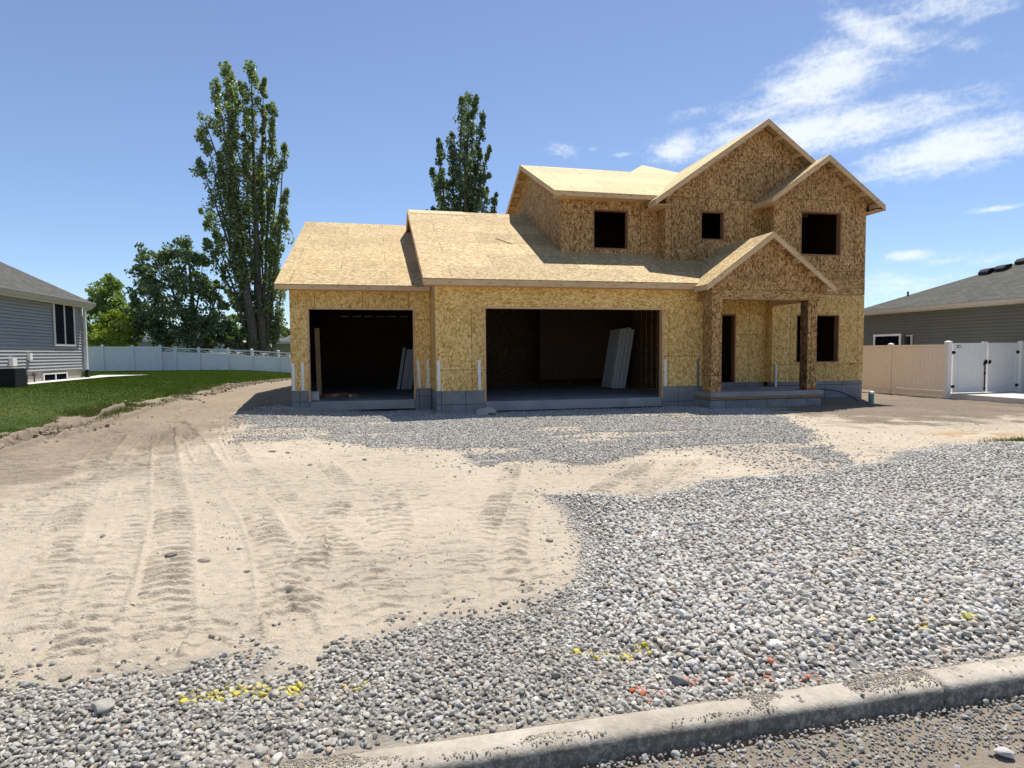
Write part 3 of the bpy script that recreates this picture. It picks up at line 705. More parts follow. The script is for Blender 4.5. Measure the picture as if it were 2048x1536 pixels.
# ------------------------------------------------------------------ kerb and driveway pad
def make_kerb():
    root = thing('kerb', 'dusty pale concrete kerb with a rounded front edge and one joint', 'kerb', (1.5, 2.27, -.3)); root['kind'] = 'structure'
    m, bb, p, _ = mat('kerb concrete'); t = bb.n('ShaderNodeTexCoord').outputs['Object']
    n = bb.noise(t, 5, 5, .65); f = bb.noise(t, 45, 4, .7)
    c = bb.mix(bb.mapr(n, .35, .65), (.34, .30, .24), (.50, .45, .37))
    spz = bb.n('ShaderNodeSeparateXYZ'); bb.set(spz.inputs[0], t)
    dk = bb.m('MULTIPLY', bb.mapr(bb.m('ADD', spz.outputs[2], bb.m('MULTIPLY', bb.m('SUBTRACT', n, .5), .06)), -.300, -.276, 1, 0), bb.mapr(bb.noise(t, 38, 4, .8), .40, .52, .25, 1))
    c = bb.mix(bb.m('MULTIPLY', dk, .75), c, (.085, .075, .063))                       # speckled soil stain, deepened to paint in the front face's shade
    c = bb.mix(1.0, c, bb.mix(f, (.72, .72, .72), (1.22, 1.22, 1.22)), 'MULTIPLY')
    bb.set(p.inputs['Base Color'], c); p.inputs['Roughness'].default_value = .95; bump(bb, p, bb.m('ADD', f, n), .6, .012)
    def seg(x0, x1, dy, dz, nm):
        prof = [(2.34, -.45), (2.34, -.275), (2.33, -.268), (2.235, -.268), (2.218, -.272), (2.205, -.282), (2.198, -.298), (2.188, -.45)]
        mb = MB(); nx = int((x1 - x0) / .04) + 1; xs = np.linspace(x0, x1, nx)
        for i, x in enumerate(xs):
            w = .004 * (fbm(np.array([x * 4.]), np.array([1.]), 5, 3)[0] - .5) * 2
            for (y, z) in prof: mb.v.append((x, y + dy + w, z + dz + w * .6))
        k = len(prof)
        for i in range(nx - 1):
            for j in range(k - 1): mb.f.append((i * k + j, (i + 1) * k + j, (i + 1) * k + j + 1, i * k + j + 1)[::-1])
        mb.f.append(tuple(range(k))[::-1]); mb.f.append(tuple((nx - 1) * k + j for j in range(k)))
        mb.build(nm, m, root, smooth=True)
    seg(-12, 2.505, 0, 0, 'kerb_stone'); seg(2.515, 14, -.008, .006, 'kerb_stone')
make_kerb()
pd = MB().box(18.92, 30, 9.5, 20, -.42, -.235).build('driveway', M['pad']); tag(pd, 'pale concrete driveway slab in front of the white vinyl gate', 'driveway', kind='structure')

# ------------------------------------------------------------------ the unfinished house
H = thing('unfinished_house', 'two storey house under construction, bare golden chipboard walls, no windows', 'house', (6, 16, 0))
Y1, YS, YU, YB, YR, YD, YP = 15.34, 16.70, 17.42, 16.90, 16.30, 16.62, 14.55
PM = .463                                                    # main roof pitch
def zmain(y): return 3.10 + PM * (y - 14.94)
def zul(y): return 5.94 + PM * (y - 17.02)
GR, GX0, GZ0 = .695, 11.68, 8.26                             # front gable: pitch, ridge x, ridge z
def zg(x): return GZ0 - GR * abs(x - GX0)
BX, BZ, BE = 13.34, 8.26 - .695 * (13.34 - 11.68), 11.42     # right bay gable
PX, PZ, PG = 10.30, 4.41, .731                               # porch gable
def zp(x): return PZ - PG * abs(x - PX)
TH = .14
# --- walls
def W(name, m, *a, **k): return MB().wall(*a, **k).build(name, M[m], H)
# single garage
W('wall', 'osb_gold', 'y', YS, TH, -2.20, -1.74, .30, 2.46); W('wall', 'osb_gold', 'y', YS, TH, .99, 1.44, .30, 2.46)
MB().wall('y', YS, TH, -2.20, 1.44, 2.46, 3.12).build('header', M['osb_gold'], H)
MB().prism([(-2.20, YS + TH, .3), (-2.20, 31, .3), (-2.20, 31, 3.2), (-2.20, 23.98, 6.12), (-2.20, YS + TH, 3.12)], (.12, 0, 0)).build('wall', M['osb_gold'], H)
# main garage
W('wall', 'osb_gold', 'y', Y1, TH, 1.45, 2.72, .30, 2.42); W('wall', 'osb_gold', 'y', Y1, TH, 7.65, 9.15, .30, 2.42)
MB().wall('y', Y1, TH, 1.45, 9.15, 2.42, 3.2).build('header', M['osb_gold_h'], H)
MB().prism([(1.45, Y1 + TH, .3), (1.45, 28.2, .3), (1.45, 28.2, 3.25), (1.45, 21.87, 6.25), (1.45, Y1 + TH, zmain(Y1 + TH) - .06)], (.12, 0, 0)).build('wall', M['osb_gold'], H)
MB().prism([(9.02, Y1 + TH, -.2), (9.02, 23.5, -.2), (9.02, 23.5, 2.95), (9.02, Y1 + TH, 2.95)], (.12, 0, 0)).build('wall', M['osb_gold'], H)
# interior of the garages
MB().box(-2.08, 1.58, 24.2, 24.3, 0, 2.84).build('partition_or_liner', M['inside'], H)
MB().box(1.58, 8.1, 21.75, 21.85, 0, 2.95).build('partition_or_liner', M['osb_room_shade'], H)
MB().box(8.1, 9.0, 23.4, 23.5, 0, 2.95).build('partition_or_liner', M['inside'], H)
for q in ((1.573, 1.579, Y1 + .2, 21.75, 0, 2.95), (1.43, 1.439, YS + .2, 24.2, 0, 2.78), (-2.079, -2.07, YS + .2, 24.2, 0, 2.78)): MB().box(*q).build('partition_or_liner', M['inside'], H)  # thin dark liners added over the side walls to paint the garages dark
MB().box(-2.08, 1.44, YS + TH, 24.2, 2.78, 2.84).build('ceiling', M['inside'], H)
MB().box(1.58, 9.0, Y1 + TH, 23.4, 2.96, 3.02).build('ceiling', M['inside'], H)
for k in range(6):
    x = -1.32 + k * .44
    MB().box(x, x + .31, 24.15, 24.199, 2.68, 2.71).build('daylight_strip', M['strap'], H)  # pale boards added in place of strips of daylight under the ceiling
for k in range(14):
    y = 16.0 + k * .41
    MB().box(8.86, 9.0, y, y + .04, .06, 2.9).build('stud', M['stud_room_shade'], H)
MB().box(8.85, 9.01, 15.5, 22, 0, .05).build('bottom_plate', M['stud'], H)
# floors
MB().box(-1.74, .99, YS + .02, YS + .14, -.24, 0.0).box(-2.08, 1.44, YS + .14, 24.2, -.24, 0.0).build('garage_floor', M['conc'], H)
MB().box(2.72, 7.65, Y1 + .02, Y1 + .14, -.24, 0.0).box(1.58, 9.0, Y1 + .14, 23.4, -.24, 0.0).build('garage_floor', M['conc'], H)
# foundation
for bxs in ([(-2.19, -1.75, YS + .01, YS + .2)], [(1.0, 1.44, YS + .01, YS + .2)], [(1.46, 2.71, Y1 + .01, Y1 + .2)], [(7.66, 9.14, Y1 + .01, Y1 + .2)], [(11.76, 15.02, YR + .01, YR + .2)], [(9.0, 11.74, YD + .01, YD + .2)]):
    mb = MB()
    for q in bxs: mb.box(*q, -.6, .30)
    mb.build('foundation', M['found'], H)
MB().box(-2.19, -2.0, YS + .2, 31, -.6, .3).build('foundation', M['found'], H)
MB().box(1.46, 1.60, Y1 + .2, YS + .2, -.6, .3).build('foundation', M['found'], H)
MB().box(14.85, 15.02, YR + .2, 25.6, -.6, .3).build('foundation', M['found'], H)
# door frames of the garage openings
def opening_frame(nm, x0, x1, y, z0, z1, t=.045, d=.16, m=('pine_v', 'pine'), sill=False):
    a = MB().box(x0, x0 + t, y - .012, y + d, z0, z1).build(nm, M[m[0]], H)
    MB().box(x1 - t, x1, y - .012, y + d, z0, z1).build('jamb', M[m[0]], a)
    MB().box(x0 + t, x1 - t, y - .012, y + d, z1 - t, z1).build('head', M[m[1]], a)
    if sill: MB().box(x0 + t, x1 - t, y - .012, y + d, z0, z0 + t).build('sill', M[m[1]], a)
opening_frame('garage_door_frame', -1.77, 1.02, YS, -.0, 2.485); opening_frame('garage_door_frame', 2.69, 7.68, Y1, 0.0, 2.445)
# two storey part: left wing
MB().wall('y', YU, TH, 5.41, 8.56, 3.3, 5.95, [(6.42, 7.54, 4.375, 5.545)]).build('wall', M['osb_brown'], H)
MB().prism([(5.40, YU - .012, 3.0), (5.40, 25.2, 3.0), (5.40, 25.2, 5.95), (5.40, 21.3, zul(21.3) - .06), (5.40, YU - .012, zul(YU) - .08)], (.12, 0, 0)).build('wall', M['osb_brown'], H)
# front bay
MB().wall('y', YB, TH, 8.51, 11.74, 3.2, 5.885, [(9.68, 10.465, 4.655, 5.515)]).build('wall', M['osb_brown'], H)
MB().prism([(8.50, YB - .012, 3.2), (8.50, YU, 3.2), (8.50, YU, 5.86), (8.50, YB - .012, 5.86)], (.12, 0, 0)).build('wall', M['osb_brown'], H)
MB().prism([(8.50, YB - .006, 5.895), (15.0, YB - .006, 5.895), (15.0, YB - .006, zg(15.0) - .04), (GX0, YB - .006, GZ0 - .08), (8.50, YB - .006, zg(8.5) - .04)], (0, .12, 0)).build('gable_wall', M['osb_brown'], H)
# right bay, two storeys: golden below, browner sheets above
MB().wall('y', YR, TH, 11.75, 15.03, .30, 2.975, [(12.60, 14.12, .89, 2.355)]).build('wall', M['osb_gold'], H)
MB().wall('y', YR - .004, TH, 11.75, 15.03, 2.985, 3.48).build('rim_band', M['osb_brown_h'], H)
MB().wall('y', YR, TH, 11.75, 15.03, 3.488, 5.855, [(12.695, 14.13, 4.185, 5.51)]).build('wall', M['osb_brown'], H)
MB().prism([(11.75, YR - .005, 5.865), (15.03, YR - .005, 5.865), (15.03, YR - .005, zg(15.03) - .03), (BX, YR - .005, BZ - .08), (11.75, YR - .005, BZ - .695 * (BX - 11.75) - .03)], (0, .12, 0)).build('gable_wall', M['osb_brown'], H)
MB().prism([(11.745, YR + TH, 3.0), (11.745, YB + .1, 3.0), (11.745, YB + .1, 5.86), (11.745, YR + TH, 5.86)], (.12, 0, 0)).build('wall', M['osb_brown'], H)
MB().prism([(11.745, YR + TH, .3), (11.745, YD + .1, .3), (11.745, YD + .1, 3.0), (11.745, YR + TH, 3.0)], (.12, 0, 0)).build('wall', M['osb_gold'], H)
MB().prism([(15.03, YR + TH, .3), (15.03, 25.6, .3), (15.03, 25.6, 3.0), (15.03, YR + TH, 3.0)], (-.12, 0, 0)).build('wall', M['osb_gold'], H)
MB().prism([(15.032, YR + TH, 3.006), (15.032, 25.6, 3.006), (15.032, 25.6, 5.9), (15.032, YR + TH, 5.9)], (-.12, 0, 0)).build('wall', M['osb_brown'], H)
# porch back wall with the door opening
MB().wall('y', YD, TH, 9.0, 11.75, .30, 3.6, [(9.80, 10.71, .30, 2.375)]).build('wall', M['osb_gold'], H)
opening_frame('door_frame', 9.785, 10.725, YD + .005, .30, 2.39, .05, .16, ('stud', 'stud'))
# rough openings of the windows
for (x0, x1, y, z0, z1) in ((6.42, 7.54, YU, 4.375, 5.545), (9.68, 10.465, YB, 4.655, 5.515), (12.695, 14.13, YR, 4.185, 5.51), (12.60, 14.12, YR, .89, 2.355)):
    opening_frame('window_frame', x0 - .006, x1 + .006, y + .012, z0 - .006, z1 + .006, .035, .16, ('stud', 'stud'), True)
# rear walls, floors and ceilings that close the rooms
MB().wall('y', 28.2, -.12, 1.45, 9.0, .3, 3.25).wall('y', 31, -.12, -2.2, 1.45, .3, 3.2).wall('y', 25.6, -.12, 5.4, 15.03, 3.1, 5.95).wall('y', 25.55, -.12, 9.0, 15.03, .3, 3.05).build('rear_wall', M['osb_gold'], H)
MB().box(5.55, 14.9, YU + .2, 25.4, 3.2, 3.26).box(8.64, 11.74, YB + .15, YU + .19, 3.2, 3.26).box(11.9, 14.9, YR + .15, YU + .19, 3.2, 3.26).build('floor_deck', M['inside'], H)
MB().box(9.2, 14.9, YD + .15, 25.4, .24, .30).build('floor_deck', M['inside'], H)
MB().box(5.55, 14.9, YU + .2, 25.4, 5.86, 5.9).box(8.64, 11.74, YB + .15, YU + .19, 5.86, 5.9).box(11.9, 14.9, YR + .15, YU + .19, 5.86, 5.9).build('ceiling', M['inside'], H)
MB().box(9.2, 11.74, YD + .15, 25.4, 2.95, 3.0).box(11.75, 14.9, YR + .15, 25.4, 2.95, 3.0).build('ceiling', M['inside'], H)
MB().box(5.55, 14.9, 20.4, 20.5, 3.26, 5.86).build('partition_or_liner', M['inside'], H)
for q in ((14.85, 14.88, YR + .16, 20.4, .3, 2.94), (14.85, 14.88, YR + .16, 20.4, 3.27, 5.85), (8.65, 8.68, YU + .2, 20.4, 3.27, 5.85), (11.6, 11.63, YU + .2, 20.4, 3.27, 5.85), (5.55, 14.9, 20.4, 20.5, .3, 2.95)): MB().box(*q).build('partition_or_liner', M['inside'], H)  # dark side liners added so window openings look black, plus a rear partition
for k in range(4): MB().box(12.9 + k * .4, 12.94 + k * .4, 19.0, 19.14, 3.26, 5.86).build('stud', M['stud_room_shade'], H)
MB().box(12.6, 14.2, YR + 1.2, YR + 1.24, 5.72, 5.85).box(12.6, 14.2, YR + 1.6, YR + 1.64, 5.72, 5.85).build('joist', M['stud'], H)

# --- roofs
def roof(pts, m='osb_roof', t=.022): return MB().slab(pts, t).build('roof', M[m], H)
FH = .14
def fascia(r, p, q, h=FH, t=.038, drop=.018, m='pine'):
    """a board hung under the roof edge p-q, its outer face on that edge"""
    p, q = Vector(p), Vector(q); d = q - p; n = Vector((d.y, -d.x, 0)).normalized() * t
    MB().obox(p - Vector((0, 0, drop)) - n * 0, d, -n, (0, 0, -h)).build('fascia', M[m], r)
def rake(r, p, q, y, h=.15, t=.038, m='pine', drop=.018):
    """barge board along the sloping edge p-q (x,z pairs) in the plane y"""
    MB().prism([(p[0], y, p[1] - drop), (q[0], y, q[1] - drop), (q[0], y, q[1] - drop - h), (p[0], y, p[1] - drop - h)], (0, t, 0)).build('fascia', M[m], r)
def lookouts(r, x0, z0, x1, z1, y0, y1, n, skip=0):
    for k in range(skip, n):
        f = (k + .7) / n; x = x0 + (x1 - x0) * f; z = z0 + (z1 - z0) * f - .06
        MB().box(x - .019, x + .019, y0, y1, z - .15, z).build('lookout', M['pine'], r)
# single garage roof
SP = (6.20 - 3.05) / (23.98 - 16.30)
r = roof([(-2.5, 16.30, 3.05), (1.40, 16.30, 3.05), (1.40, 23.98, 6.20), (-2.5, 23.98, 6.20)])
roof([(-2.5, 23.98, 6.20), (1.40, 23.98, 6.20), (1.40, 31.5, 3.05 + SP * .16), (-2.5, 31.5, 3.05 + SP * .16)])
fascia(r, (-2.5, 16.30, 3.05), (1.42, 16.30, 3.05), .115)
MB().prism([(-2.5, 16.34, 3.03), (-2.5, 23.98, 6.18), (-2.5, 31.5, 3.1), (-2.5, 31.5, 2.96), (-2.5, 23.98, 6.04), (-2.5, 16.34, 2.89)], (.038, 0, 0)).build('fascia', M['pine'], r)
MB().box(-2.46, 1.45, 16.34, 16.70, 2.925, 2.94).build('soffit', M['pine'], r)
# main garage roof (its deck runs up to the storey above and into the porch valley)
r = roof([(1.13, 14.94, 3.10), (8.50, 14.94, 3.10), (9.76, YB + .02, zmain(YB + .02)), (8.49, YB + .02, zmain(YB + .02)), (8.49, YU + .02, zmain(YU + .02)), (5.39, YU + .02, zmain(YU + .02)), (5.39, 21.87, zmain(21.87)), (1.13, 21.87, zmain(21.87))])
roof([(1.13, 21.87, zmain(21.87)), (5.39, 21.87, zmain(21.87)), (5.39, 28.7, 3.14), (1.13, 28.7, 3.14)])
MB().prism([(1.22, 21.42, zmain(21.42) + .004), (3.20, 21.42, zmain(21.42) + .004), (3.10, 21.87, zmain(21.87) + .004), (1.14, 21.87, zmain(21.87) + .004)], (0, 0, .008)).build('ridge_sheet', M['osb_pale'], H)
fascia(r, (1.13, 14.94, 3.10), (8.47, 14.94, 3.10), .145)
MB().prism([(1.13, 14.98, 3.10), (1.13, 21.87, 6.29), (1.13, 28.7, 3.12), (1.13, 28.7, 2.97), (1.13, 21.87, 6.13), (1.13, 14.98, 2.94)], (.038, 0, 0)).build('fascia', M['pine'], r)
MB().box(1.17, 8.45, 14.98, 15.34, 2.935, 2.95).build('soffit', M['pine'], r)
# upper left wing
r = roof([(5.09, 17.02, 5.94), (8.34, 17.02, 5.94), (11.19, 21.30, zul(21.30)), (5.09, 21.30, zul(21.30))], 'osb_pale')
roof([(5.09, 21.30, zul(21.3)), (11.19, 21.30, zul(21.3)), (11.19, 25.9, zul(21.3) - PM * 4.6), (5.09, 25.9, zul(21.3) - PM * 4.6)])
fascia(r, (5.09, 17.02, 5.94), (8.30, 17.02, 5.94), .125, m='pine')
for (ya, za, yb, zb) in ((17.06, 5.945, 21.30, zul(21.30) - .015), (21.30, zul(21.30) - .015, 25.9, zul(21.3) - PM * 4.6 - .015)):
    MB().prism([(5.09, ya, za), (5.09, yb, zb), (5.09, yb, zb - .14), (5.09, ya, za - .14)], (.038, 0, 0)).build('fascia', M['pine'], r)
for k in range(6):
    f = (k + .6) / 6; y = 21.5 + 4.2 * f; z = zul(21.3) - PM * (y - 21.3) - .04
    MB().box(5.13, 5.40, y - .02, y + .02, z - .12, z).build('lookout', M['pine'], r)
for k in range(5):
    f = (k + .5) / 5; y = 17.3 + 3.9 * f; z = zul(y) - .04
    MB().box(5.13, 5.40, y - .02, y + .02, z - .12, z).build('lookout', M['pine'], r)
MB().box(5.13, 8.5, 17.06, 17.42, 5.80, 5.815).build('soffit', M['pine'], r)
# small hip behind the ridge
MB().prism([(9.32, 21.34, 7.93), (11.9, 21.34, 7.93), (10.72, 23.35, 8.86)], (0, .02, -.02)).prism([(9.32, 21.36, 7.91), (10.72, 23.37, 8.84), (9.32, 25.4, 7.91)], (0, 0, -.02)).prism([(11.95, 21.36, 7.91), (10.72, 23.37, 8.84), (11.95, 25.4, 7.91)], (0, 0, -.02)).build('roof', M['osb_pale'], H)
# front gable
r = roof([(8.0, 16.50, zg(8.0)), (GX0, 16.50, GZ0), (GX0, 22.05, GZ0), (11.19, 21.30, zg(11.19)), (8.345, 17.02, zg(8.345)), (8.0, 17.02, zg(8.0))], 'osb_pale')
rr = roof([(GX0, 16.50, GZ0), (BX, 16.50, BZ), (BX, 15.90, BZ), (15.36, 15.90, zg(15.36)), (15.36, 25.9, zg(15.36)), (GX0, 25.9, GZ0)])
rake(r, (8.0, zg(8.0)), (GX0, GZ0), 16.50, .155); rake(rr, (GX0, GZ0), (BX + .0, BZ), 16.50, .155)
fascia(r, (8.0, 17.0, zg(8.0)), (8.0, 16.54, zg(8.0)), .15)
lookouts(r, 8.0, zg(8.0), GX0, GZ0, 16.54, YB, 6); lookouts(rr, GX0, GZ0, BX + .4, zg(BX + .4), 16.54, YB, 3)
MB().box(8.04, 8.55, 16.54, 17.42, 5.555, 5.57).build('soffit', M['pine'], r)
# right bay gable
r = roof([(BE, 15.90, BZ - .695 * (BX - BE)), (BX, 15.90, BZ), (BX, YB + .02, BZ), (BE, YB + .02, BZ - .695 * (BX - BE))])
rake(r, (BE, BZ - .695 * (BX - BE)), (BX, BZ), 15.90, .15); rake(rr, (BX, BZ), (15.36, zg(15.36)), 15.90, .15)
fascia(r, (BE, YB, BZ - .695 * (BX - BE)), (BE, 15.94, BZ - .695 * (BX - BE)), .14)
fascia(rr, (15.36, 15.94, zg(15.36)), (15.36, 25.9, zg(15.36)), .14)
lookouts(rr, BX, BZ, 15.30, zg(15.30), 15.94, YR, 4); lookouts(r, BX, BZ, BE, BZ - .695 * (BX - BE), 15.94, YR, 4)
MB().box(15.05, 15.32, 15.94, 25.8, 5.56, 5.575).build('soffit', M['pine'], rr)
MB().box(BE + .04, 11.75, 15.94, YB, BZ - .695 * (BX - BE) - .15, BZ - .695 * (BX - BE) - .14).build('soffit', M['pine'], r)
# porch
r = roof([(8.36, 14.25, zp(8.36)), (PX, 14.25, PZ), (PX, YB, PZ), (9.76, YB, zp(9.76)), (8.50, 14.94, zp(8.50)), (8.36, 14.94, zp(8.36))])
rr = roof([(PX, 14.25, PZ), (12.24, 14.25, zp(12.24)), (12.24, 16.29, zp(12.24)), (11.73, 16.29, zp(11.73)), (11.73, YB - .01, zp(11.73)), (PX, YB - .01, PZ)])
rake(r, (8.36, zp(8.36)), (PX, PZ), 14.25, .15); rake(rr, (PX, PZ), (12.24, zp(12.24)), 14.25, .15)
fascia(r, (8.36, 14.92, zp(8.36)), (8.36, 14.29, zp(8.36)), .12); fascia(rr, (12.24, 14.29, zp(12.24)), (12.24, 16.28, zp(12.24)), .12)
lookouts(rr, PX, PZ, 12.2, zp(12.2), 14.29, YP, 4); lookouts(r, PX, PZ, 8.4, zp(8.4), 14.29, YP, 4)
MB().prism([(12.0, 14.29, 2.86), (12.22, 14.29, 2.86), (12.22, 14.29, 2.93), (12.0, 14.29, 3.06)], (0, .3, 0)).build('return_block', M['pine_pale'], rr)
MB().prism([(8.68, YP, 2.895), (12.02, YP, 2.895), (12.02, YP, zp(12.02) - .03), (PX, YP, PZ - .06), (8.68, YP, zp(8.68) - .03)], (0, .1, 0)).build('gable_wall', M['osb_brown'], H)
MB().box(8.675, 12.02, YP - .006, YP + .28, 2.64, 2.885).build('header', M['osb_brown_h'], H)
MB().box(8.675, 8.97, YP + .285, Y1 - .005, 2.64, 2.9).build('porch_beam', M['osb_brown'], H)
MB().box(11.64, 11.74, YP + .285, YR - .01, 2.60, 2.9).build('porch_beam', M['pine'], H)
MB().box(8.68, 8.98, YP + .004, 15.02, .163, 2.635).build('porch_column', M['osb_brown'], H)
cR = MB().box(11.62, 11.90, YP + .004, YP + .02, .163, 2.635).build('porch_column', M['osb_brown'], H)
MB().box(11.60, 11.72, YP + .024, YP + .30, .163, 2.635).build('post', M['osb_side_shade'], cR)
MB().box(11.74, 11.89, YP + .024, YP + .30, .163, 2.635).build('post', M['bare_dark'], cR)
ps = MB().box(8.63, 10.36, 14.50, YD, .04, .16).box(10.366, 12.10, 14.50, YD, .04, .16).build('porch_slab', M['conc'], H)
MB().box(8.635, 12.095, 14.492, 16.2, -.035, .038).build('form_board', M['formwood'], ps)
MB().box(8.64, 12.05, 14.53, 16.2, -.5, -.037).build('block_base', M['found'], ps)
# hold down straps
def strap(x, y, z1, z0=.31, w=.07, m='strap', tilt=0.0):
    MB().obox((x + tilt, y - .008, z0), (w, 0, 0), (0, .012, 0), (-tilt, 0, z1 - z0)).build('anchor_strap', M[m], H)
strap(-2.185, YS, 1.02); strap(-1.95, YS, 1.04); strap(1.055, YS, 1.07, tilt=.04); strap(1.32, YS, 1.06)
strap(1.485, Y1, 1.08); strap(2.52, Y1, 1.08, tilt=.01); strap(7.715, Y1, 1.05); strap(8.70, Y1, 1.06, m='strap_shade')
MB().box(15.034, 15.05, YR + .02, YR + .09, .30, .85).build('anchor_strap', M['strap'], H)
MB().tube([(11.86, YR - .06, .16), (11.86, YR - .06, .84)], .035, 10).build('vent_pipe', M['pvc'], H)

# ------------------------------------------------------------------ things in and by the house
for k in range(4):                                            # pre-hung doors leaning on the garage wall
    lab = ['white panelled door outermost of the stack leaning in the wide garage', 'second white door in from the panelled face of the leaning stack',
           'third white door of the leaning stack, one before the wall studs', 'white door nearest the wall studs at the back of the leaning stack'][k]
    x0 = 7.80 + .135 * k; an = R(9.5); yy0, yy1 = 19.42 + .02 * (k % 2), 20.32
    t = thing('interior_door', lab, 'door', (x0, yy0, 0), 'white doors leaning in the garage')
    ax = Vector((math.cos(an), 0, -math.sin(an))); zx = Vector((math.sin(an), 0, math.cos(an)))
    o = Vector((x0, yy0, .12 * math.sin(an) + .005))
    hgt = 2.04 + .03 * ((k * 7) % 3)
    MB().obox(o, ax * .115, (0, .022, 0), zx * hgt).obox(o + Vector((0, yy1 - yy0, 0)), ax * .115, (0, .022, 0), zx * hgt).obox(o + zx * (hgt - .022) + Vector((0, .0225, 0)), ax * .115, (0, yy1 - yy0 - .023, 0), zx * .022).build('jamb', M['white_paint'], t)
    lf = MB().obox(o + ax * .004 + Vector((0, .026, 0)), ax * .04, (0, yy1 - yy0 - .03, 0), zx * (hgt - .03)).build('leaf', M['white_paint'], t)
    pn = MB()
    for (a, c) in ((.18, .92), (1.10, 1.88)):
        for yy in (.10,):
            q = o - ax * .004 + zx * a + Vector((0, .026 + yy, 0)); L_ = yy1 - yy0 - .03 - 2 * yy
            pn.obox(q, ax * .007, (0, .03, 0), zx * (c - a)).obox(q + Vector((0, L_ - .03, 0)), ax * .007, (0, .03, 0), zx * (c - a)).obox(q + Vector((0, .03, 0)), ax * .007, (0, L_ - .06, 0), zx * .03).obox(q + Vector((0, .03, 0)) + zx * (c - a - .03), ax * .007, (0, L_ - .06, 0), zx * .03)
    pn.build('panel_moulding', M['white_paint'], lf)
for k, (x, w, h) in enumerate(((.66, .10, 1.46), (.80, .20, 1.40), (1.02, .16, 1.52))):
    lab = ['narrow white board standing first from the left in the single garage', 'wide white board in the middle of three in the single garage', 'tallest white board leaning against the single garage wall'][k]
    mb = MB().obox((x, 21.6, .003), (w, 0, 0), (0, .03, 0), (.24, .10, h))
    if k == 1: mb.obox((x + .21, 21.63, .003), (.01, 0, 0), (0, .03, 0), (.24, .10, h - .1))
    tag(mb.build('board', M['white_paint']), lab, 'board', 'white boards in the single garage')
tag(MB().obox((-1.80, 19.2, .004), (.14, 0, 0), (0, .025, 0), (-.05, .25, 2.05)).build('leaning_plank', M['pine_v']), 'tall bare plank leaning inside the single garage at its left wall', 'plank')
bk = thing('white_bucket', 'white square bucket just inside the single garage opening', 'bucket', (-1.66, 17.25, 0))
MB().prism([(-1.76, 17.16, .004), (-1.56, 17.16, .004), (-1.56, 17.36, .004), (-1.76, 17.36, .004)], (0, 0, .22)).build('body', M['white_paint'], bk)
MB().box(-1.775, -1.545, 17.145, 17.375, .226, .245).build('rim', M['white_paint'], bk)
for k, (x, y, z, L_, a, w, m, lb) in enumerate([(-1.5, 18.2, .005, .55, 35, .09, 'stud', 'dark offcut behind the white bucket'), (-1.2, 18.3, .005, .34, 62, .14, 'pine', 'lighter offcut lying flat in the middle of the heap'),
                                               (-.88, 18.4, .005, .36, 8, .09, 'stud', 'dull offcut lying level at the heap end'), (-.72, 18.1, .005, .30, 70, .10, 'pine', 'short pale offcut at the end of the heap farthest from the bucket'), (-1.45, 18.75, .005, .7, 12, .09, 'stud', 'long dark offcut at the back of the heap')]):
    d = Vector((math.cos(R(a)), math.sin(R(a)), 0)); n = Vector((-d.y, d.x, 0))
    mb = MB().obox((x, y, z), d * L_, n * w, (0, 0, .04)).obox(Vector((x, y, z + .042)) + n * .01, d * L_ * .8 + n * .05, n * w * .9, (0, 0, .04))
    tag(mb.build('lumber_offcut', M[m]), lb, 'offcut', 'lumber offcuts on the single garage floor')
# pale rock at the garage corner and the loose rocks on the dirt
def rock(x, y, s, lab, group=None, c=(.33, .30, .26), z=None, seed=0, sub=2, flat=.8):
    rg = np.random.default_rng(900 + seed); v, f = stone_proto(sub, rg)
    a = rg.uniform(0, 6.28); v = v @ np.array([[math.cos(a), math.sin(a), 0], [-math.sin(a), math.cos(a), 0], [0, 0, flat]])
    z0 = float(Hbase(np.array([x]), np.array([y]))[0]) if z is None else z
    V = v * s + np.array((x, y, z0 + s * .18))
    o = bulk('rock', V, f, np.tile(np.array(c), (len(V), 1)), M['stone'], False)
    return tag(o, lab, 'rock', group)
rock(2.66, 14.86, .27, 'big pale rock lying at the corner of the wide garage opening', c=(.42, .39, .34), seed=1)
rock(2.73, 14.62, .09, 'small dark rock in front of the big pale rock', c=(.12, .11, .10), seed=2)
RK = [(-2.34, 5.8, .035), (-1.69, 5.17, .05), (-1.3, 4.89, .06), (-1.6, 5.12, .055), (-1.1, 5.15, .045), (-0.91, 3.52, .03), (-1.87, 4.72, .03), (0.27, 4.57, .022), (1.37, 4.76, .05), (-0.94, 8.79, .05), (-1.39, 9.91, .07), (-1.64, 10.07, .07), (-0.2, 9.0, .05), (-1.07, 3.25, .03), (-1.48, 3.22, .04), (-2.62, 5.62, .03), (-1.04, 6.75, .04), (-0.69, 5.18, .04), (-1.49, 4.25, .05), (-1.38, 3.74, .02), (.75, 3.62, .04), (0.04, 3.5, .028)]
for i, (x, y, s) in enumerate(RK):
    g = [(.22, .20, .17), (.46, .40, .31), (.30, .27, .22)][i % 3]
    rock(x, y, s * .75, 'single grey or tan rock lying loose on the dirt', 'loose rocks on the dirt', g, seed=10 + i, sub=1)
rock(1.335, 2.50, .048, 'grey boulder sized stone among orange painted stones by the kerb', c=(.25, .24, .22), z=-.262, seed=57, flat=1.35)
rock(2.42, 1.86, .032, 'white smooth stone lying alone on the street gravel', c=(.46, .44, .40), z=-.352, seed=51)
rock(-2.0, 2.86, .05, 'broad flat tan rock in the pebbles near the frame edge', c=(.40, .36, .30), z=-.225, seed=52)
rock(-1.18, 2.84, .05, 'flat pale slab of rock in the pebble strip', c=(.32, .30, .26), z=-.235, seed=53)
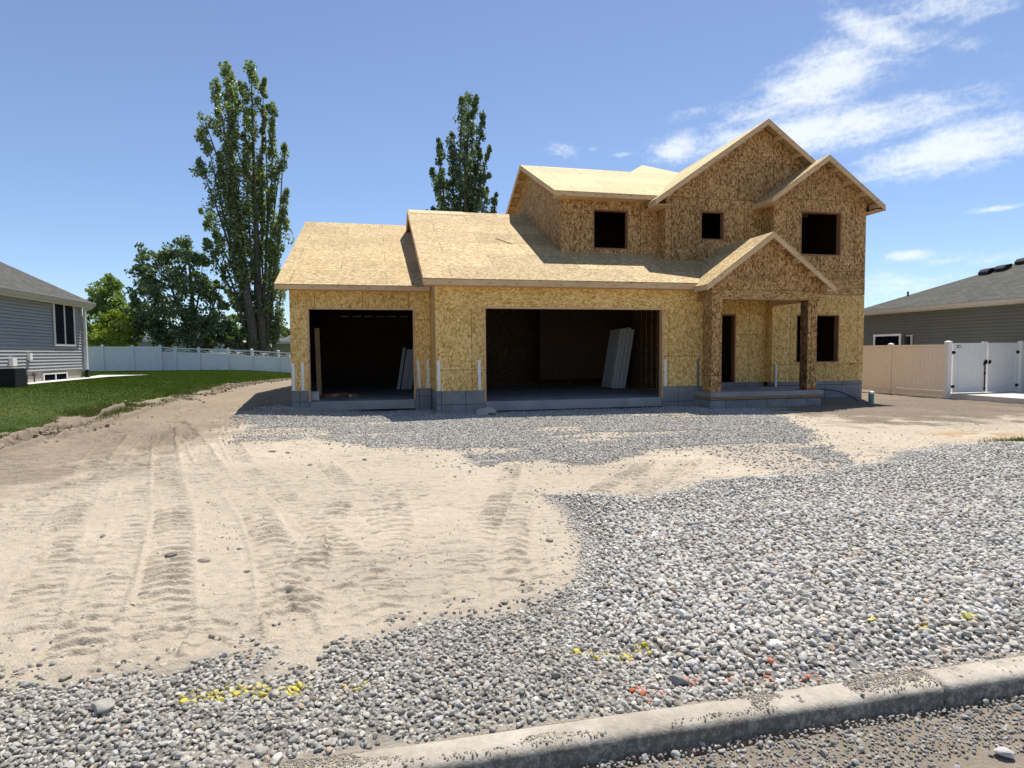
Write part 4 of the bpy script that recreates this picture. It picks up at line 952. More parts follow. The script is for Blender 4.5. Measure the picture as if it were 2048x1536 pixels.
for k, (p, q, lb) in enumerate((((44, 896), (80, 888), 'pale splintered stick lying on the brown dirt'), ((205, 858), (228, 851), 'short pale wood scrap on the bank below the lawn'))):
    a = at(*p, 11.2 if k == 0 else 13.6); c = at(*q, 11.5 if k == 0 else 14.0)
    a.z = float(Hbase(np.array([a.x]), np.array([a.y]))[0]) + .02; c.z = float(Hbase(np.array([c.x]), np.array([c.y]))[0]) + .03
    tag(MB().obox(a, c - a, (.01, .05, 0), (0, 0, .025)).build('wood_scrap', M['pine_pale']), lb, 'wood scrap')
lp = Vector((3.658, 18.549, 4.774)); lq = Vector((4.058, 18.011, 4.525))
tag(MB().obox(lp, lq - lp, (.008, .03, .014), (0, -.006, .012)).build('lath', M['bare_dark']), 'thin dark wooden lath lying on the wide garage roof deck', 'lath')
gp = thing('drain_stub', 'short green drain pipe with pale cap by the house corner', 'pipe', (14.1, 14.95, -.28))
MB().tube([(14.1, 14.95, -.4), (14.1, 14.95, -.02)], .075, 14).build('pipe', M['green_pipe'], gp)
MB().tube([(14.1, 14.95, -.02), (14.1, 14.95, .035), (14.1, 14.95, .05)], [.082, .082, .05], 14).build('cap', M['strap'], gp)
hp = [(12.08, 15.5, .02), (12.5, 15.45, .10), (12.95, 15.4, .10), (13.4, 15.35, .02), (13.8, 15.3, -.16), (14.0, 15.25, -.30), (14.05, 15.24, -.36)]
def smooth_path(P, n=6):
    P = [Vector(p) for p in P]; out = []
    for i in range(len(P) - 1):
        p0, p1, p2, p3 = P[max(i - 1, 0)], P[i], P[i + 1], P[min(i + 2, len(P) - 1)]
        for j in range(n):
            t = j / n; out.append(.5 * (2 * p1 + (p2 - p0) * t + (2 * p0 - 5 * p1 + 4 * p2 - p3) * t * t + (3 * p1 - p0 - 3 * p2 + p3) * t ** 3))
    return out + [P[-1]]
tag(MB().tube(smooth_path(hp), .018, 8).build('water_tube', M['blue_hose'], smooth=True), 'dark blue plastic tube arching from the porch to the ground', 'tube')

# ------------------------------------------------------------------ left neighbour
NX = -10.5
N = thing('neighbour_house', 'grey house with lap siding and hip roof beside the lawn', 'house', (NX, 22, .4))
def siding(x, y0, y1, z0, z1, dirx, lap=.1, lip=.013, holes=(), gap=.010):
    mb = MB(); n = int(round((z1 - z0) / lap)); lap = (z1 - z0) / n
    for k in range(n):
        a, c = z0 + k * lap + gap, z0 + (k + 1) * lap; segs = [(y0, y1)]
        for (hy0, hy1, hz0, hz1) in holes:
            if hz0 < (a + c) / 2 < hz1: segs = [(s0, min(s1, hy0)) for s0, s1 in segs if s0 < hy0] + [(max(s0, hy1), s1) for s0, s1 in segs if s1 > hy1]
        for (s0, s1) in segs:
            q = [(x + dirx * lip, s0, a), (x + dirx * lip, s1, a), (x + dirx * .001, s1, c), (x + dirx * .001, s0, c)]
            u = [(x + dirx * .001, s0, a), (x + dirx * .001, s1, a), (x + dirx * lip, s1, a), (x + dirx * lip, s0, a)]
            mb.poly(q if dirx > 0 else q[::-1]); mb.poly(u if dirx > 0 else u[::-1])
    return mb
siding(NX, 12, 25.0, .78, 3.2, 1, .1, .030).build('wall', M['siding'], N)
MB().box(NX - .2, NX - .01, 12, 25.0, .78, 3.2).box(NX - 8, NX - .2, 24.8, 25.0, .3, 3.2).build('wall', M['siding'], N)
MB().box(NX - .15, NX - .03, 12, 24.98, .2, .775).build('foundation', concrete('old foundation', (.44, .41, .35), .2, (1.2, .9)), N)
MB().box(NX + .005, NX + .036, 24.94, 25.04, .78, 3.2).build('corner_trim', M['grey_trim'], N)
RM = .62; ex0, ez = NX + .32, 3.22
rn = MB().slab([(ex0, 10, ez), (ex0, 25.15, ez), (ex0 - 5.5, 19.65, ez + RM * 5.5), (ex0 - 5.5, 10, ez + RM * 5.5)], .05).slab([(ex0, 25.15, ez), (ex0 - 11, 25.15, ez), (ex0 - 5.5, 19.65, ez + RM * 5.5)], .05).build('roof', M['shingle'], N)
MB().box(ex0 - .02, ex0 + .0, 10, 25.15, ez - .2, ez - .05).box(NX, ex0 - .022, 10, 25.15, ez - .21, ez - .19).build('fascia', M['trim'], rn)
g = MB()
prof = [(0, 0), (0, -.12), (.05, -.14), (.10, -.10), (.12, -.02), (.12, 0)]
g.prism([(ex0 + .002 + a, 10, ez - .03 + c) for a, c in prof], (0, 15.2, 0)).build('gutter', M['gutter'], N)
ds = MB().box(NX + .05, NX + .13, 25.05, 25.13, .75, 3.0).tube([(NX + .37, 25.09, 3.06), (NX + .3, 25.09, 2.98), (NX + .09, 25.09, 2.93)], .035, 8).build('downspout', M['trim'], N)
MB().box(NX + .04, NX + .16, 25.04, 25.14, .42, .748).build('elbow', M['black'], ds)
def window(parent, x, y0, y1, z0, z1, d, fr=.06, mull=True, m='vinyl', blinds=False):
    a = MB().box(*sorted((x, x + d * .035)), y0, y0 + fr, z0, z1).box(*sorted((x, x + d * .035)), y1 - fr, y1, z0, z1).box(*sorted((x, x + d * .035)), y0 + fr, y1 - fr, z0, z0 + fr).box(*sorted((x, x + d * .035)), y0 + fr, y1 - fr, z1 - fr, z1)
    ym = (y0 + y1) / 2
    if mull: a.box(*sorted((x, x + d * .032)), ym - fr * .45, ym + fr * .45, z0 + fr, z1 - fr)
    f = a.build('window', M[m], parent)
    for (ya, yb) in (((y0 + fr, ym - fr * .45), (ym + fr * .45, y1 - fr)) if mull else ((y0 + fr, y1 - fr),)):
        MB().box(*sorted((x + d * .002, x + d * .012)), ya, yb, z0 + fr, z1 - fr).build('pane', M['glass_dark'], f)
        if blinds:
            bl = MB()
            for k in range(int((z1 - z0 - 2 * fr) / .05)): bl.box(*sorted((x + d * .0125, x + d * .0135)), ya + .01, yb - .01, z0 + fr + .03 + k * .05, z0 + fr + .042 + k * .05)
            bl.build('blind', simple('dim blind slats', (.022, .025, .032), .6, .1), f)
    return f
window(N, NX + .028, 23.0, 24.42, 1.60, 3.07, 1, .065, True, 'vinyl', True)
window(N, NX - .03, 22.3, 23.85, .40, .71, 1, .05, True, 'vinyl')
MB().box(NX - .02, NX + .10, 22.2, 24.6, .33, .37).build('window_well_edge', M['trim'], N)
MB().box(NX + .02, NX + .10, 21.38, 21.52, 1.15, 1.36).build('outlet_box', M['vinyl'], N)
MB().box(NX + .02, NX + .13, 20.4, 20.62, .98, 1.22).build('disconnect_box', M['vinyl'], N)
sx = np.linspace(0, 1, 2)
gs = MB().poly([(NX - .02, 18.4, .45), (NX + .72, 18.4, .455), (NX + .62, 25.6, .47), (NX + 1.3, 27.6, .46), (NX - .6, 27.9, .47), (NX - .02, 25.2, .47)]).build('stone_strip', M['pad']); tag(gs, 'pale stone strip along the foot of the grey siding wall', 'path', kind='structure')
AC = thing('air_conditioner', 'dark outdoor air conditioner unit beside the grey siding wall', 'air conditioner', (-9.8, 18.98, .38))
AX0, AX1, AY0, AY1 = -10.2, -9.43, 18.62, 19.22
MB().box(AX0 + .02, AX1 - .02, AY0 + .02, AY1 - .02, .39, .90).build('body', M['black'], AC)
lv_ = MB()
for k in range(14):
    z = .42 + k * .034; lv_.box(AX0, AX1, AY0, AY0 + .016, z, z + .020).box(AX1 - .016, AX1, AY0 + .017, AY1, z, z + .020)
lv_.build('louvre', M['ac'], AC)
MB().box(AX0 - .01, AX1 + .01, AY0 - .01, AY1 + .01, .36, .388).box(AX0 - .008, AX1 + .008, AY0 - .008, AY1 + .008, .902, .935).build('casing', M['ac'], AC)
MB().box(AX0 + .06, AX1 - .06, AY0 + .05, AY1 - .05, .936, .945).build('top_grille', M['ac_top'], AC)
GM = thing('gas_riser', 'small dark gas pipe riser standing by the basement window', 'pipe', (-10.25, 21.2, .38))
MB().tube(smooth_path([(-10.3, 20.95, .34), (-10.3, 20.95, .62), (-10.3, 21.0, .68), (-10.3, 21.3, .69)]), .02, 8).build('pipe', M['rust'], GM)
MB().tube([(-10.3, 21.34, .34), (-10.3, 21.34, .78)], .02, 8).tube([(-10.3, 21.27, .70), (-10.3, 21.41, .70)], .05, 10).build('regulator', M['rust'], GM)

# ------------------------------------------------------------------ right neighbour
X2 = 22.15
Q = thing('bungalow', 'olive grey sided bungalow with shingle roof behind the tan tinted white fence', 'house', (X2, 18, 0))
siding(X2, 8, 24.1, -.2, 2.96, -1, .125, .030, gap=.022).build('wall', M['siding_dark'], Q)
MB().box(X2 + .01, X2 + .2, 8, 24.1, -.4, 2.96).box(X2 + .2, X2 + 8, 23.9, 24.1, -.4, 2.96).build('wall', M['siding_dark'], Q)
qx, qz, qm, qc = X2 - .33, 3.04, .42, 24.45
rq = MB().slab([(qx, 6, qz), (qx, qc, qz), (qx + 6, qc - 6, qz + qm * 6), (qx + 6, 6, qz + qm * 6)], .05).slab([(qx, qc, qz), (qx + 12, qc, qz), (qx + 6, qc - 6, qz + qm * 6)], .05).build('roof', M['shingle_r'], Q)
MB().box(qx - .02, qx, 6, qc, qz - .19, qz - .03).box(qx, X2, 6, qc, qz - .2, qz - .18).build('fascia', M['gutter'], rq)
MB().prism([(qx - .022 - a, 6, qz - .02 + c) for a, c in prof], (0, qc - 6, 0)).build('gutter', M['gutter'], Q)
for (py, px_) in ((20.72, 3.35), (20.22, 3.55), (19.85, 4.15)):
    cx, cy = qx + px_, py; cz = qz + qm * px_
    v_ = MB().prism([(cx - .22, cy - .2, cz - .06), (cx + .22, cy - .2, cz + .12), (cx + .22, cy - .2, cz + .24), (cx - .1, cy - .2, cz + .17), (cx - .22, cy - .2, cz + .05)], (0, .42, 0)).build('roof_vent', M['black'], rq)
MB().tube([(qx + 1.5, 22.8, qz + .55), (qx + 1.5, 22.8, qz + .82)], .04, 8).build('vent_pipe', M['rust'], rq)
window(Q, X2 - .03, 21.9, 23.38, .95, 1.95, -1, .09, False, 'vinyl')
wl = MB().box(X2 - .06, X2 - .03, 21.34, 21.62, 1.42, 1.88).build('lamp_plate', M['trim'], Q)
MB().box(X2 - .22, X2 - .065, 21.41, 21.56, 1.46, 1.82).build('wall_lantern', M['black'], Q)

# ------------------------------------------------------------------ vinyl fences and gate
def cap_post(parent, x, y, z0, z1, w=.127, m='vinyl', name='post'):
    a = MB().box(x - w / 2, x + w / 2, y - w / 2, y + w / 2, z0, z1).build(name, M[m], parent)
    h = w / 2 + .012
    mb = MB().box(x - h, x + h, y - h, y + h, z1 + .001, z1 + .025); k = len(mb.v)
    mb.v += [(x - h, y - h, z1 + .026), (x + h, y - h, z1 + .026), (x + h, y + h, z1 + .026), (x - h, y + h, z1 + .026), (x, y, z1 + .065)]
    mb.f += [(k, k + 1, k + 4), (k + 1, k + 2, k + 4), (k + 2, k + 3, k + 4), (k + 3, k, k + 4)]
    mb.build('cap', M[m], a); return a
TF = thing('bounce_tinted_fence', 'tan tinted white vinyl privacy fence between the chipboard house and the bungalow', 'fence', (18.8, 20, -.3))
for (ya, yb) in ((16.84, 19.0), (19.13, 21.5), (21.63, 24)):
    zb = -.30
    n = int((yb - ya) / .15); w = (yb - ya) / n; mb = MB()
    for k in range(n):
        mb.box(18.785, 18.815, ya + k * w + .004, ya + (k + 1) * w - .004, zb + .16, 1.34)
    mb.box(18.792, 18.808, ya, yb, zb + .16, 1.34)
    pnl = mb.build('panel', M['vinyl_bounce'], TF)
    MB().box(18.775, 18.825, ya, yb, 1.345, 1.43).build('rail', M['vinyl_bounce'], pnl); MB().box(18.775, 18.825, ya, yb, zb, zb + .155).build('rail', M['vinyl_bounce'], pnl)
for y in (19.065, 21.565): cap_post(TF, 18.8, y, -.5, 1.45, .127, 'vinyl_bounce')
cp = cap_post(TF, 18.83, 16.76, -.6, 1.49, .15, 'vinyl')
for k, (xa, xb, lb) in enumerate(((19.02, 20.43, 'white vinyl gate leaf with the small plate, next to the tan tinted white fence'), (20.50, 21.82, 'white vinyl gate leaf on the side away from the tan tinted white fence'))):
    gt = thing('gate_leaf', lb, 'gate', ((xa + xb) / 2, 16.76, -.2), 'leaves of the white double gate')
    n = 9; w = (xb - xa - .24) / n; mb = MB()
    for q in range(n): mb.box(xa + .12 + q * w + .004, xa + .12 + (q + 1) * w - .004, 16.75, 16.78, -.06, 1.36)
    mb.box(xa + .12, xb - .12, 16.757, 16.773, -.06, 1.36).build('panel', M['vinyl'], gt)
    MB().box(xa, xa + .12, 16.735, 16.795, -.215, 1.47).box(xb - .12, xb, 16.735, 16.795, -.215, 1.47).box(xa + .12, xb - .12, 16.735, 16.795, 1.362, 1.47).box(xa + .12, xb - .12, 16.735, 16.795, -.215, -.062).build('frame', M['vinyl'], gt)
    hx = xa - .03 if k == 0 else xb - .1
    for z in (.0, 1.15): MB().prism([(hx - .03, 16.728, z - .05), (hx + .09, 16.728, z - .05), (hx + .13, 16.728, z), (hx + .09, 16.728, z + .05), (hx - .03, 16.728, z + .05)], (0, .006, 0)).build('hinge', M['black'], gt)
    if k == 0:
        MB().box(20.33, 20.352, 16.70, 16.722, -.17, .78).box(20.32, 20.362, 16.69, 16.732, -.12, -.06).box(20.32, 20.362, 16.69, 16.732, .40, .46).build('drop_rod', M['black'], gt)
        MB().prism([(20.28, 16.70, .72), (20.42, 16.70, .76), (20.44, 16.70, .84), (20.38, 16.70, .90), (20.31, 16.70, .84)], (0, .03, 0)).build('latch', M['black'], gt)
        sg = MB().box(19.17, 19.31, 16.722, 16.734, 1.315, 1.395).build('plate', M['black'], gt); MB().box(19.185, 19.295, 16.716, 16.7215, 1.335, 1.375).build('plate_face', M['strap'], sg)
        MB().box(xb - .16, xb + .03, 16.725, 16.805, 1.472, 1.515).build('cap', M['vinyl'], gt)
    else:
        MB().prism([(20.50, 16.70, .74), (20.58, 16.70, .78), (20.60, 16.70, .83), (20.56, 16.70, .88), (20.50, 16.70, .87)], (0, .03, 0)).build('latch', M['black'], gt)
gpst = thing('gate_post', 'white vinyl post at the far end of the double gate', 'post', (21.95, 16.76, -.3)); cap_post(gpst, 21.95, 16.76, -.6, 1.49, .15, 'vinyl', 'post')

def fence_pt(px): return np.interp(px, [150, 322, 352, 399, 457, 505, 558, 640], [49, 48, 48, 47, 46, 45, 44, 42.5])
def fz(px, kind):                                             # heights along the far fence, from the photograph
    if kind == 'top': return np.interp(px, [150, 322, 352, 400, 457, 505, 558, 640], [693, 693, 696, 697, 699, 701, 704, 709])
    if kind == 'mid': return np.interp(px, [322, 400, 457, 505, 558, 640], [704, 705, 708, 711, 714, 719])
    return np.interp(px, [150, 322, 400, 457, 505, 558, 640], [740, 739, 740.5, 742, 744, 746, 750])
PF = thing('white_fence', 'plain solid white vinyl fence across the end of the lawn', 'fence', (-20, 48, .2))
SF = thing('sunburst_fence', 'white vinyl fence with sunburst lattice tops beyond the lawn', 'fence', (-10, 45, .1))
fpx = [150, 207, 267, 322, 352, 399, 457, 505, 558, 610, 660]
for i in range(len(fpx) - 1):
    a, c = fpx[i], fpx[i + 1]; ya, yc = float(fence_pt(a)), float(fence_pt(c)); par = PF if i < 3 else SF
    A0, A1 = at(a, float(fz(a, 'bot')), ya), at(c, float(fz(c, 'bot')), yc); Zt0, Zt1 = at(a, float(fz(a, 'top')), ya).z, at(c, float(fz(c, 'top')), yc).z
    if i < 3: m0, m1 = Zt0, Zt1
    else: m0, m1 = at(a, float(fz(a, 'mid')), ya).z, at(c, float(fz(c, 'mid')), yc).z
    d = A1 - A0; nrm = Vector((-d.y, d.x, 0)).normalized() * .04
    def V3(t, z0, z1, off=0): return A0.x + d.x * t + nrm.x * off, A0.y + d.y * t + nrm.y * off, z0 + (z1 - z0) * t
    mb = MB(); nb = 12
    for k in range(nb):
        t0, t1 = k / nb + .003, (k + 1) / nb - .003
        mb.prism([V3(t0, A0.z - .1, A1.z - .1), V3(t1, A0.z - .1, A1.z - .1), V3(t1, m0 - .11, m1 - .11), V3(t0, m0 - .11, m1 - .11)], nrm)
    pn = mb.build('panel', M['vinyl'], par)
    MB().prism([V3(0, m0 - .11, m1 - .11, -.3), V3(1, m0 - .11, m1 - .11, -.3), V3(1, m0, m1, -.3), V3(0, m0, m1, -.3)], nrm * 1.6).build('rail', M['vinyl'], pn)
    if i >= 3:
        MB().prism([V3(0, Zt0 - .07, Zt1 - .07), V3(1, Zt0 - .07, Zt1 - .07), V3(1, Zt0, Zt1), V3(0, Zt0, Zt1)], nrm).build('rail', M['vinyl'], pn)
        sbm = MB(); cm = Vector(V3(.5, m0, m1)); wid = d.length
        for q in range(10):
            an = math.pi * (q + .5) / 10; ux = math.cos(an); uz = math.sin(an); hh = (Zt0 + Zt1) / 2 - .10 - (m0 + m1) / 2
            s_ = min(hh / max(uz, .05), (wid / 2 - .06) / max(abs(ux), .05)); dirv = d.normalized() * ux + Vector((0, 0, uz)); side = dirv.cross(nrm.normalized()) * .014
            base = cm + dirv * .12
            sbm.obox(base - side, side * 2, nrm * .6, dirv * (s_ - .12))
        sbm.build('sunburst', M['vinyl'], pn)
    p0 = at(a, float(fz(a, 'top')) , ya); cap_post(par, A0.x, A0.y - .02, A0.z - .2, Zt0 + .06, .20 if i in (3, 4) else .16)

# ------------------------------------------------------------------ far buildings over the fence
def far_house(name, label, px0, px1, eave, top, bot, Y, wall, roofm, hip=1.0, depth=8):
    a = at(px0, eave, Y); c = at(px1, eave, Y); zt = at((px0 + px1) / 2, top, Y + depth / 2).z; zb = at(px0, bot, Y).z - .6
    t = thing(name, label, 'house' if 'shed' not in name else 'shed', ((a.x + c.x) / 2, Y, zb))
    MB().box(a.x + .3, c.x - .3, Y + .3, Y + depth - .3, zb, a.z - .02).build('wall', wall, t)
    h = depth / 2 * hip
    p = [(a.x, Y, a.z), (c.x, Y, a.z), (c.x, Y + depth, a.z), (a.x, Y + depth, a.z)]; q = [(a.x + h, Y + depth / 2, zt), (c.x - h, Y + depth / 2, zt)]
    mb = MB(); mb.poly([p[0], p[1], q[1], q[0]]).poly([p[1], p[2], q[1]]).poly([p[2], p[3], q[0], q[1]]).poly([p[3], p[0], q[0]]).poly(p[::-1])
    r_ = mb.build('roof', roofm, t)
    MB().box(a.x - .05, c.x + .05, Y - .05, Y - .005, a.z - .22, a.z + .02).build('fascia', M['trim'], t)
    return t
far_house('bungalow', 'pale house with grey roof behind the yellow green tree', 262, 420, 679, 652, 700, 62, M['wall_far'], M['shingle_far'], .6)
far_house('cottage', 'beige house with grey hip roof seen past the garage edge', 536, 760, 683, 655, 712, 58, simple('beige stucco', (.36, .33, .26), .8, .06), M['shingle_far'], 1.0, 9)
far_house('bungalow', 'low grey roofed house glimpsed between siding corner and pale tree', 120, 215, 677, 650, 700, 66, M['wall_far'], M['shingle_far'], .8)
sh = thing('garden_shed', 'small pale shed with a barn roof behind the sunburst fence', 'shed', (-9, 52, .2))
s0, s1 = at(462, 705, 52), at(499, 705, 52); zt = at(481, 682, 52).z; ze = at(481, 691, 52).z; w = s1.x - s0.x
pr = [(s0.x, 52, s0.z - 1), (s1.x, 52, s0.z - 1), (s1.x, 52, s0.z + .25), (s1.x - w * .13, 52, ze + .1), (s0.x + w * .5, 52, zt), (s0.x + w * .13, 52, ze + .1), (s0.x, 52, s0.z + .25)]
MB().prism(pr, (0, 2.5, 0)).build('wall', simple('pale grey boards', (.42, .43, .42), .7, .08), sh)
rf = MB()
for i in range(2, 6):
    p, q = Vector(pr[i]), Vector(pr[i + 1]); up_ = Vector((0, 0, .06)); rf.prism([p + Vector((0, -.15, .01)), q + Vector((0, -.15, .01)), q + up_ + Vector((0, -.15, .01)), p + up_ + Vector((0, -.15, .01))], (0, 2.8, 0))
rf.build('roof', simple('tan shed roof', (.34, .29, .22), .8, .1), sh)

# ------------------------------------------------------------------ trees
def limb(P, r0_, r1_, n=5): 
    P = smooth_path(P, n); k = len(P); return P, [r0_ + (r1_ - r0_) * i / (k - 1) for i in range(k)]
def leaves(name, pts, size, m, parent, asp=.62):
    n = len(pts); k = 4
    a = rng.normal(size=(n, 3)); a[:, 2] *= .7; a /= np.linalg.norm(a, axis=1)[:, None]
    t = rng.normal(size=(n, 3)); bq = np.cross(a, t); bq /= np.linalg.norm(bq, axis=1)[:, None]; c = np.cross(a, bq)
    s = size * rng.uniform(.6, 1.35, n)[:, None]
    V = np.stack([pts - bq * s, pts - c * s * asp, pts + bq * s, pts + c * s * asp], 1) 
    V += (a * (s * .25))[:, None, :] * np.array([1, 0, 1, 0])[None, :, None]
    return bulk(name, V.reshape(-1, 3), np.arange(n * 4).reshape(-1, 4), None, m, False, parent)
def clump_pts(c, r, n, sq=(1, 1, 1)):
    d = rng.normal(size=(n, 3)); d /= np.linalg.norm(d, axis=1)[:, None]
    return np.array(c) + d * (rng.random(n) ** .45)[:, None] * r * np.array(sq)
def plume_tree(name, label, cat, Y, base_px, trunks, plumes, per, size, m, scale=1.0, group=None):
    b0 = at(base_px[0], base_px[1], Y); root = thing(name, label, cat, (b0.x, b0.y, b0.z), group); mpp = Y * 1.02 / F_PX
    tr = MB()
    for (P, ra, rb) in trunks:
        q = [at(px, py, Y + random.uniform(-.4, .4) * (i > 0)) for i, (px, py) in enumerate(P)]
        L_, rr_ = limb(q, ra, rb); tr.tube(L_, rr_, 8)
    pts = []
    for (x0, y0, x1, y1, hw) in plumes:
        ya = Y + random.uniform(-1, 1) * .6; yb = Y + random.uniform(-1, 1) * 1.6
        A, B = at(x0, y0, ya), at(x1, y1, yb); L = (B - A).length; bow = Vector((random.uniform(-.25, .25), random.uniform(-.3, .3), 0))
        path = [A, A.lerp(B, .35) + bow, A.lerp(B, .7) + bow * .6, B - Vector((0, 0, .4))]
        P, rr_ = limb(path, .11, .015); tr.tube(P, rr_, 5)
        rad = hw * mpp * .92
        nc = max(5, int(L * 2.0))
        for k in range(nc):
            t = (k + random.random()) / nc; t0 = .06 + .94 * t
            i = min(len(P) - 2, int(t0 * (len(P) - 1))); c = P[i].lerp(P[i + 1], t0 * (len(P) - 1) - i)
            pr_ = min(1, t0 / .3) ** .6 * (1 - max(0, (t0 - .72) / .28) ** 1.7 * .85)
            an = random.uniform(0, 2 * math.pi); off = rad * pr_ * random.uniform(.0, .72)
            cc = Vector((c.x + math.cos(an) * off, c.y + math.sin(an) * off, c.z))
            cr = rad * random.uniform(.30, .58) * (.5 + .5 * pr_) * scale
            pts.append(clump_pts(cc, cr, int(per * random.uniform(.5, 1.4)), (1, 1, 1.5)))
    tr.build('trunk', M['bark'], root, smooth=True)
    leaves('crown', np.concatenate(pts), size, m, root)
    return root
plume_tree('poplar_tree', 'tall poplar with the single broad top, behind the sunburst fence', 'tree', 51, (502, 712),
           [([(505, 725), (503, 650), (492, 585), (485, 520), (478, 430), (462, 300), (452, 150)], .42, .03), ([(505, 715), (480, 620), (462, 560), (440, 500)], .16, .03), ([(500, 640), (470, 520), (440, 400), (415, 280)], .14, .02)],
           [(482, 480, 450, 120, 36), (470, 420, 430, 148, 25), (462, 420, 404, 222, 30), (468, 520, 396, 312, 29), (478, 560, 402, 412, 25), (485, 620, 408, 470, 22), (490, 600, 462, 260, 36), (497, 660, 470, 380, 34), (470, 300, 463, 140, 22), (505, 700, 482, 520, 23), (500, 700, 450, 570, 15), (490, 560, 440, 330, 32)], 84, .118, M['leaf_pop'])
plume_tree('poplar_tree', 'tall poplar with a split pointed top, right beside the garage roof', 'tree', 51.8, (525, 712),
           [([(525, 725), (522, 640), (516, 560), (512, 450), (508, 330), (503, 170)], .45, .03), ([(530, 715), (540, 620), (552, 520), (560, 420), (566, 320)], .2, .02), ([(520, 690), (530, 560), (535, 400), (528, 220)], .16, .02)],
           [(515, 520, 503, 120, 28), (525, 480, 527, 146, 16), (512, 420, 482, 158, 16), (530, 500, 545, 200, 20), (540, 540, 568, 278, 23), (545, 600, 573, 372, 22), (545, 640, 566, 425, 28), (545, 690, 563, 560, 25), (508, 560, 492, 290, 23), (532, 640, 520, 330, 30), (525, 700, 540, 480, 32), (515, 710, 508, 540, 28), (540, 710, 560, 620, 17), (505, 700, 512, 600, 23)], 84, .118, M['leaf_pop'])
plume_tree('poplar_tree', 'dark pointed poplar rising behind the chipboard garage roof', 'tree', 50, (925, 715),
           [([(925, 725), (926, 560), (930, 420), (937, 250)], .4, .03), ([(920, 690), (905, 520), (890, 430), (866, 350)], .16, .02), ([(930, 600), (950, 480), (975, 390)], .14, .02)],
           [(930, 480, 938, 180, 30), (935, 460, 949, 183, 20), (938, 450, 964, 218, 20), (925, 470, 924, 188, 25), (915, 470, 902, 256, 21), (905, 470, 876, 268, 18), (905, 500, 863, 330, 22), (905, 520, 878, 345, 28), (945, 470, 979, 284, 16), (945, 480, 975, 335, 18), (955, 520, 975, 366, 19), (970, 540, 992, 378, 16), (905, 520, 853, 412, 12), (925, 620, 928, 300, 45), (940, 640, 950, 320, 38), (900, 620, 905, 400, 42), (965, 620, 975, 440, 30), (880, 560, 870, 410, 28)], 80, .118, M['leaf_dark'])
def lump_tree(name, label, cat, Y, base_px, trunks, lumps, dens_, size, m, group=None):
    b0 = at(base_px[0], base_px[1], Y); root = thing(name, label, cat, (b0.x, b0.y, b0.z), group); mpp = Y * 1.02 / F_PX
    tr = MB(); pts = []
    for (P, ra, rb) in trunks:
        L_, rr_ = limb([at(px, py, Y + random.uniform(-.8, .8) * (i > 0)) for i, (px, py) in enumerate(P)], ra, rb); tr.tube(L_, rr_, 7)
    for (px, py, hw) in lumps:
        R_ = hw * mpp
        for q in range(max(4, int(hw * .75))):
            d = Vector((random.gauss(0, .5), random.gauss(0, .6), random.gauss(0, .45))) * R_
            c = at(px, py, Y + random.uniform(-1.2, 1.2)) + d
            pts.append(clump_pts(c, R_ * random.uniform(.22, .42) + .12, int(dens_ * random.uniform(.5, 1.3)), (1.15, 1.15, .75)))
    tr.build('trunk', M['bark'], root, smooth=True); leaves('crown', np.concatenate(pts), size, m, root); return root
lump_tree('shade_tree', 'dark spreading shade tree left of the tall poplars, behind the fence', 'tree', 51, (388, 712),
          [([(388, 725), (388, 660), (385, 600), (380, 540), (372, 490)], .26, .03), ([(386, 690), (360, 620), (335, 560), (305, 515)], .14, .02), ([(390, 700), (415, 640), (432, 600), (440, 575)], .12, .02), ([(386, 680), (340, 650), (300, 640)], .1, .02), ([(386, 650), (400, 580), (405, 525)], .1, .02)],
          [(368, 492, 17), (340, 505, 17), (318, 520, 18), (292, 514, 15), (285, 540, 17), (385, 520, 18), (405, 520, 12), (300, 575, 30), (340, 560, 32), (378, 565, 30), (405, 575, 22), (425, 590, 12), (438, 572, 7), (285, 620, 25), (325, 625, 36), (370, 625, 36), (405, 640, 26), (435, 640, 20), (445, 610, 10), (275, 655, 14), (310, 668, 26), (355, 675, 30), (400, 680, 28), (440, 675, 22), (455, 655, 14), (272, 605, 9), (470, 680, 14)], 58, .118, M['leaf_dark'])
lump_tree('ash_tree', 'pale green tree with a pointed top behind the plain white fence', 'tree', 53.5, (222, 712), [([(222, 725), (221, 640), (220, 560)], .15, .02)],
          [(220, 556, 8), (216, 568, 12), (226, 572, 12), (212, 584, 16), (230, 592, 16), (196, 594, 10), (222, 608, 24), (242, 610, 13), (200, 615, 18), (248, 618, 10), (190, 625, 12), (215, 640, 30), (190, 655, 16), (240, 640, 22), (195, 680, 16), (225, 680, 26)], 60, .10, M['leaf_light'])
lump_tree('maple_shrub', 'bright yellow green bushy tree right behind the plain white fence', 'tree', 51.5, (232, 712), [([(236, 725), (238, 660), (240, 630)], .12, .03)],
          [(225, 632, 16), (250, 645, 16), (205, 660, 18), (235, 662, 24), (258, 668, 15), (215, 685, 20), (248, 690, 18), (262, 685, 8), (190, 680, 12)], 62, .095, M['leaf_lime'])
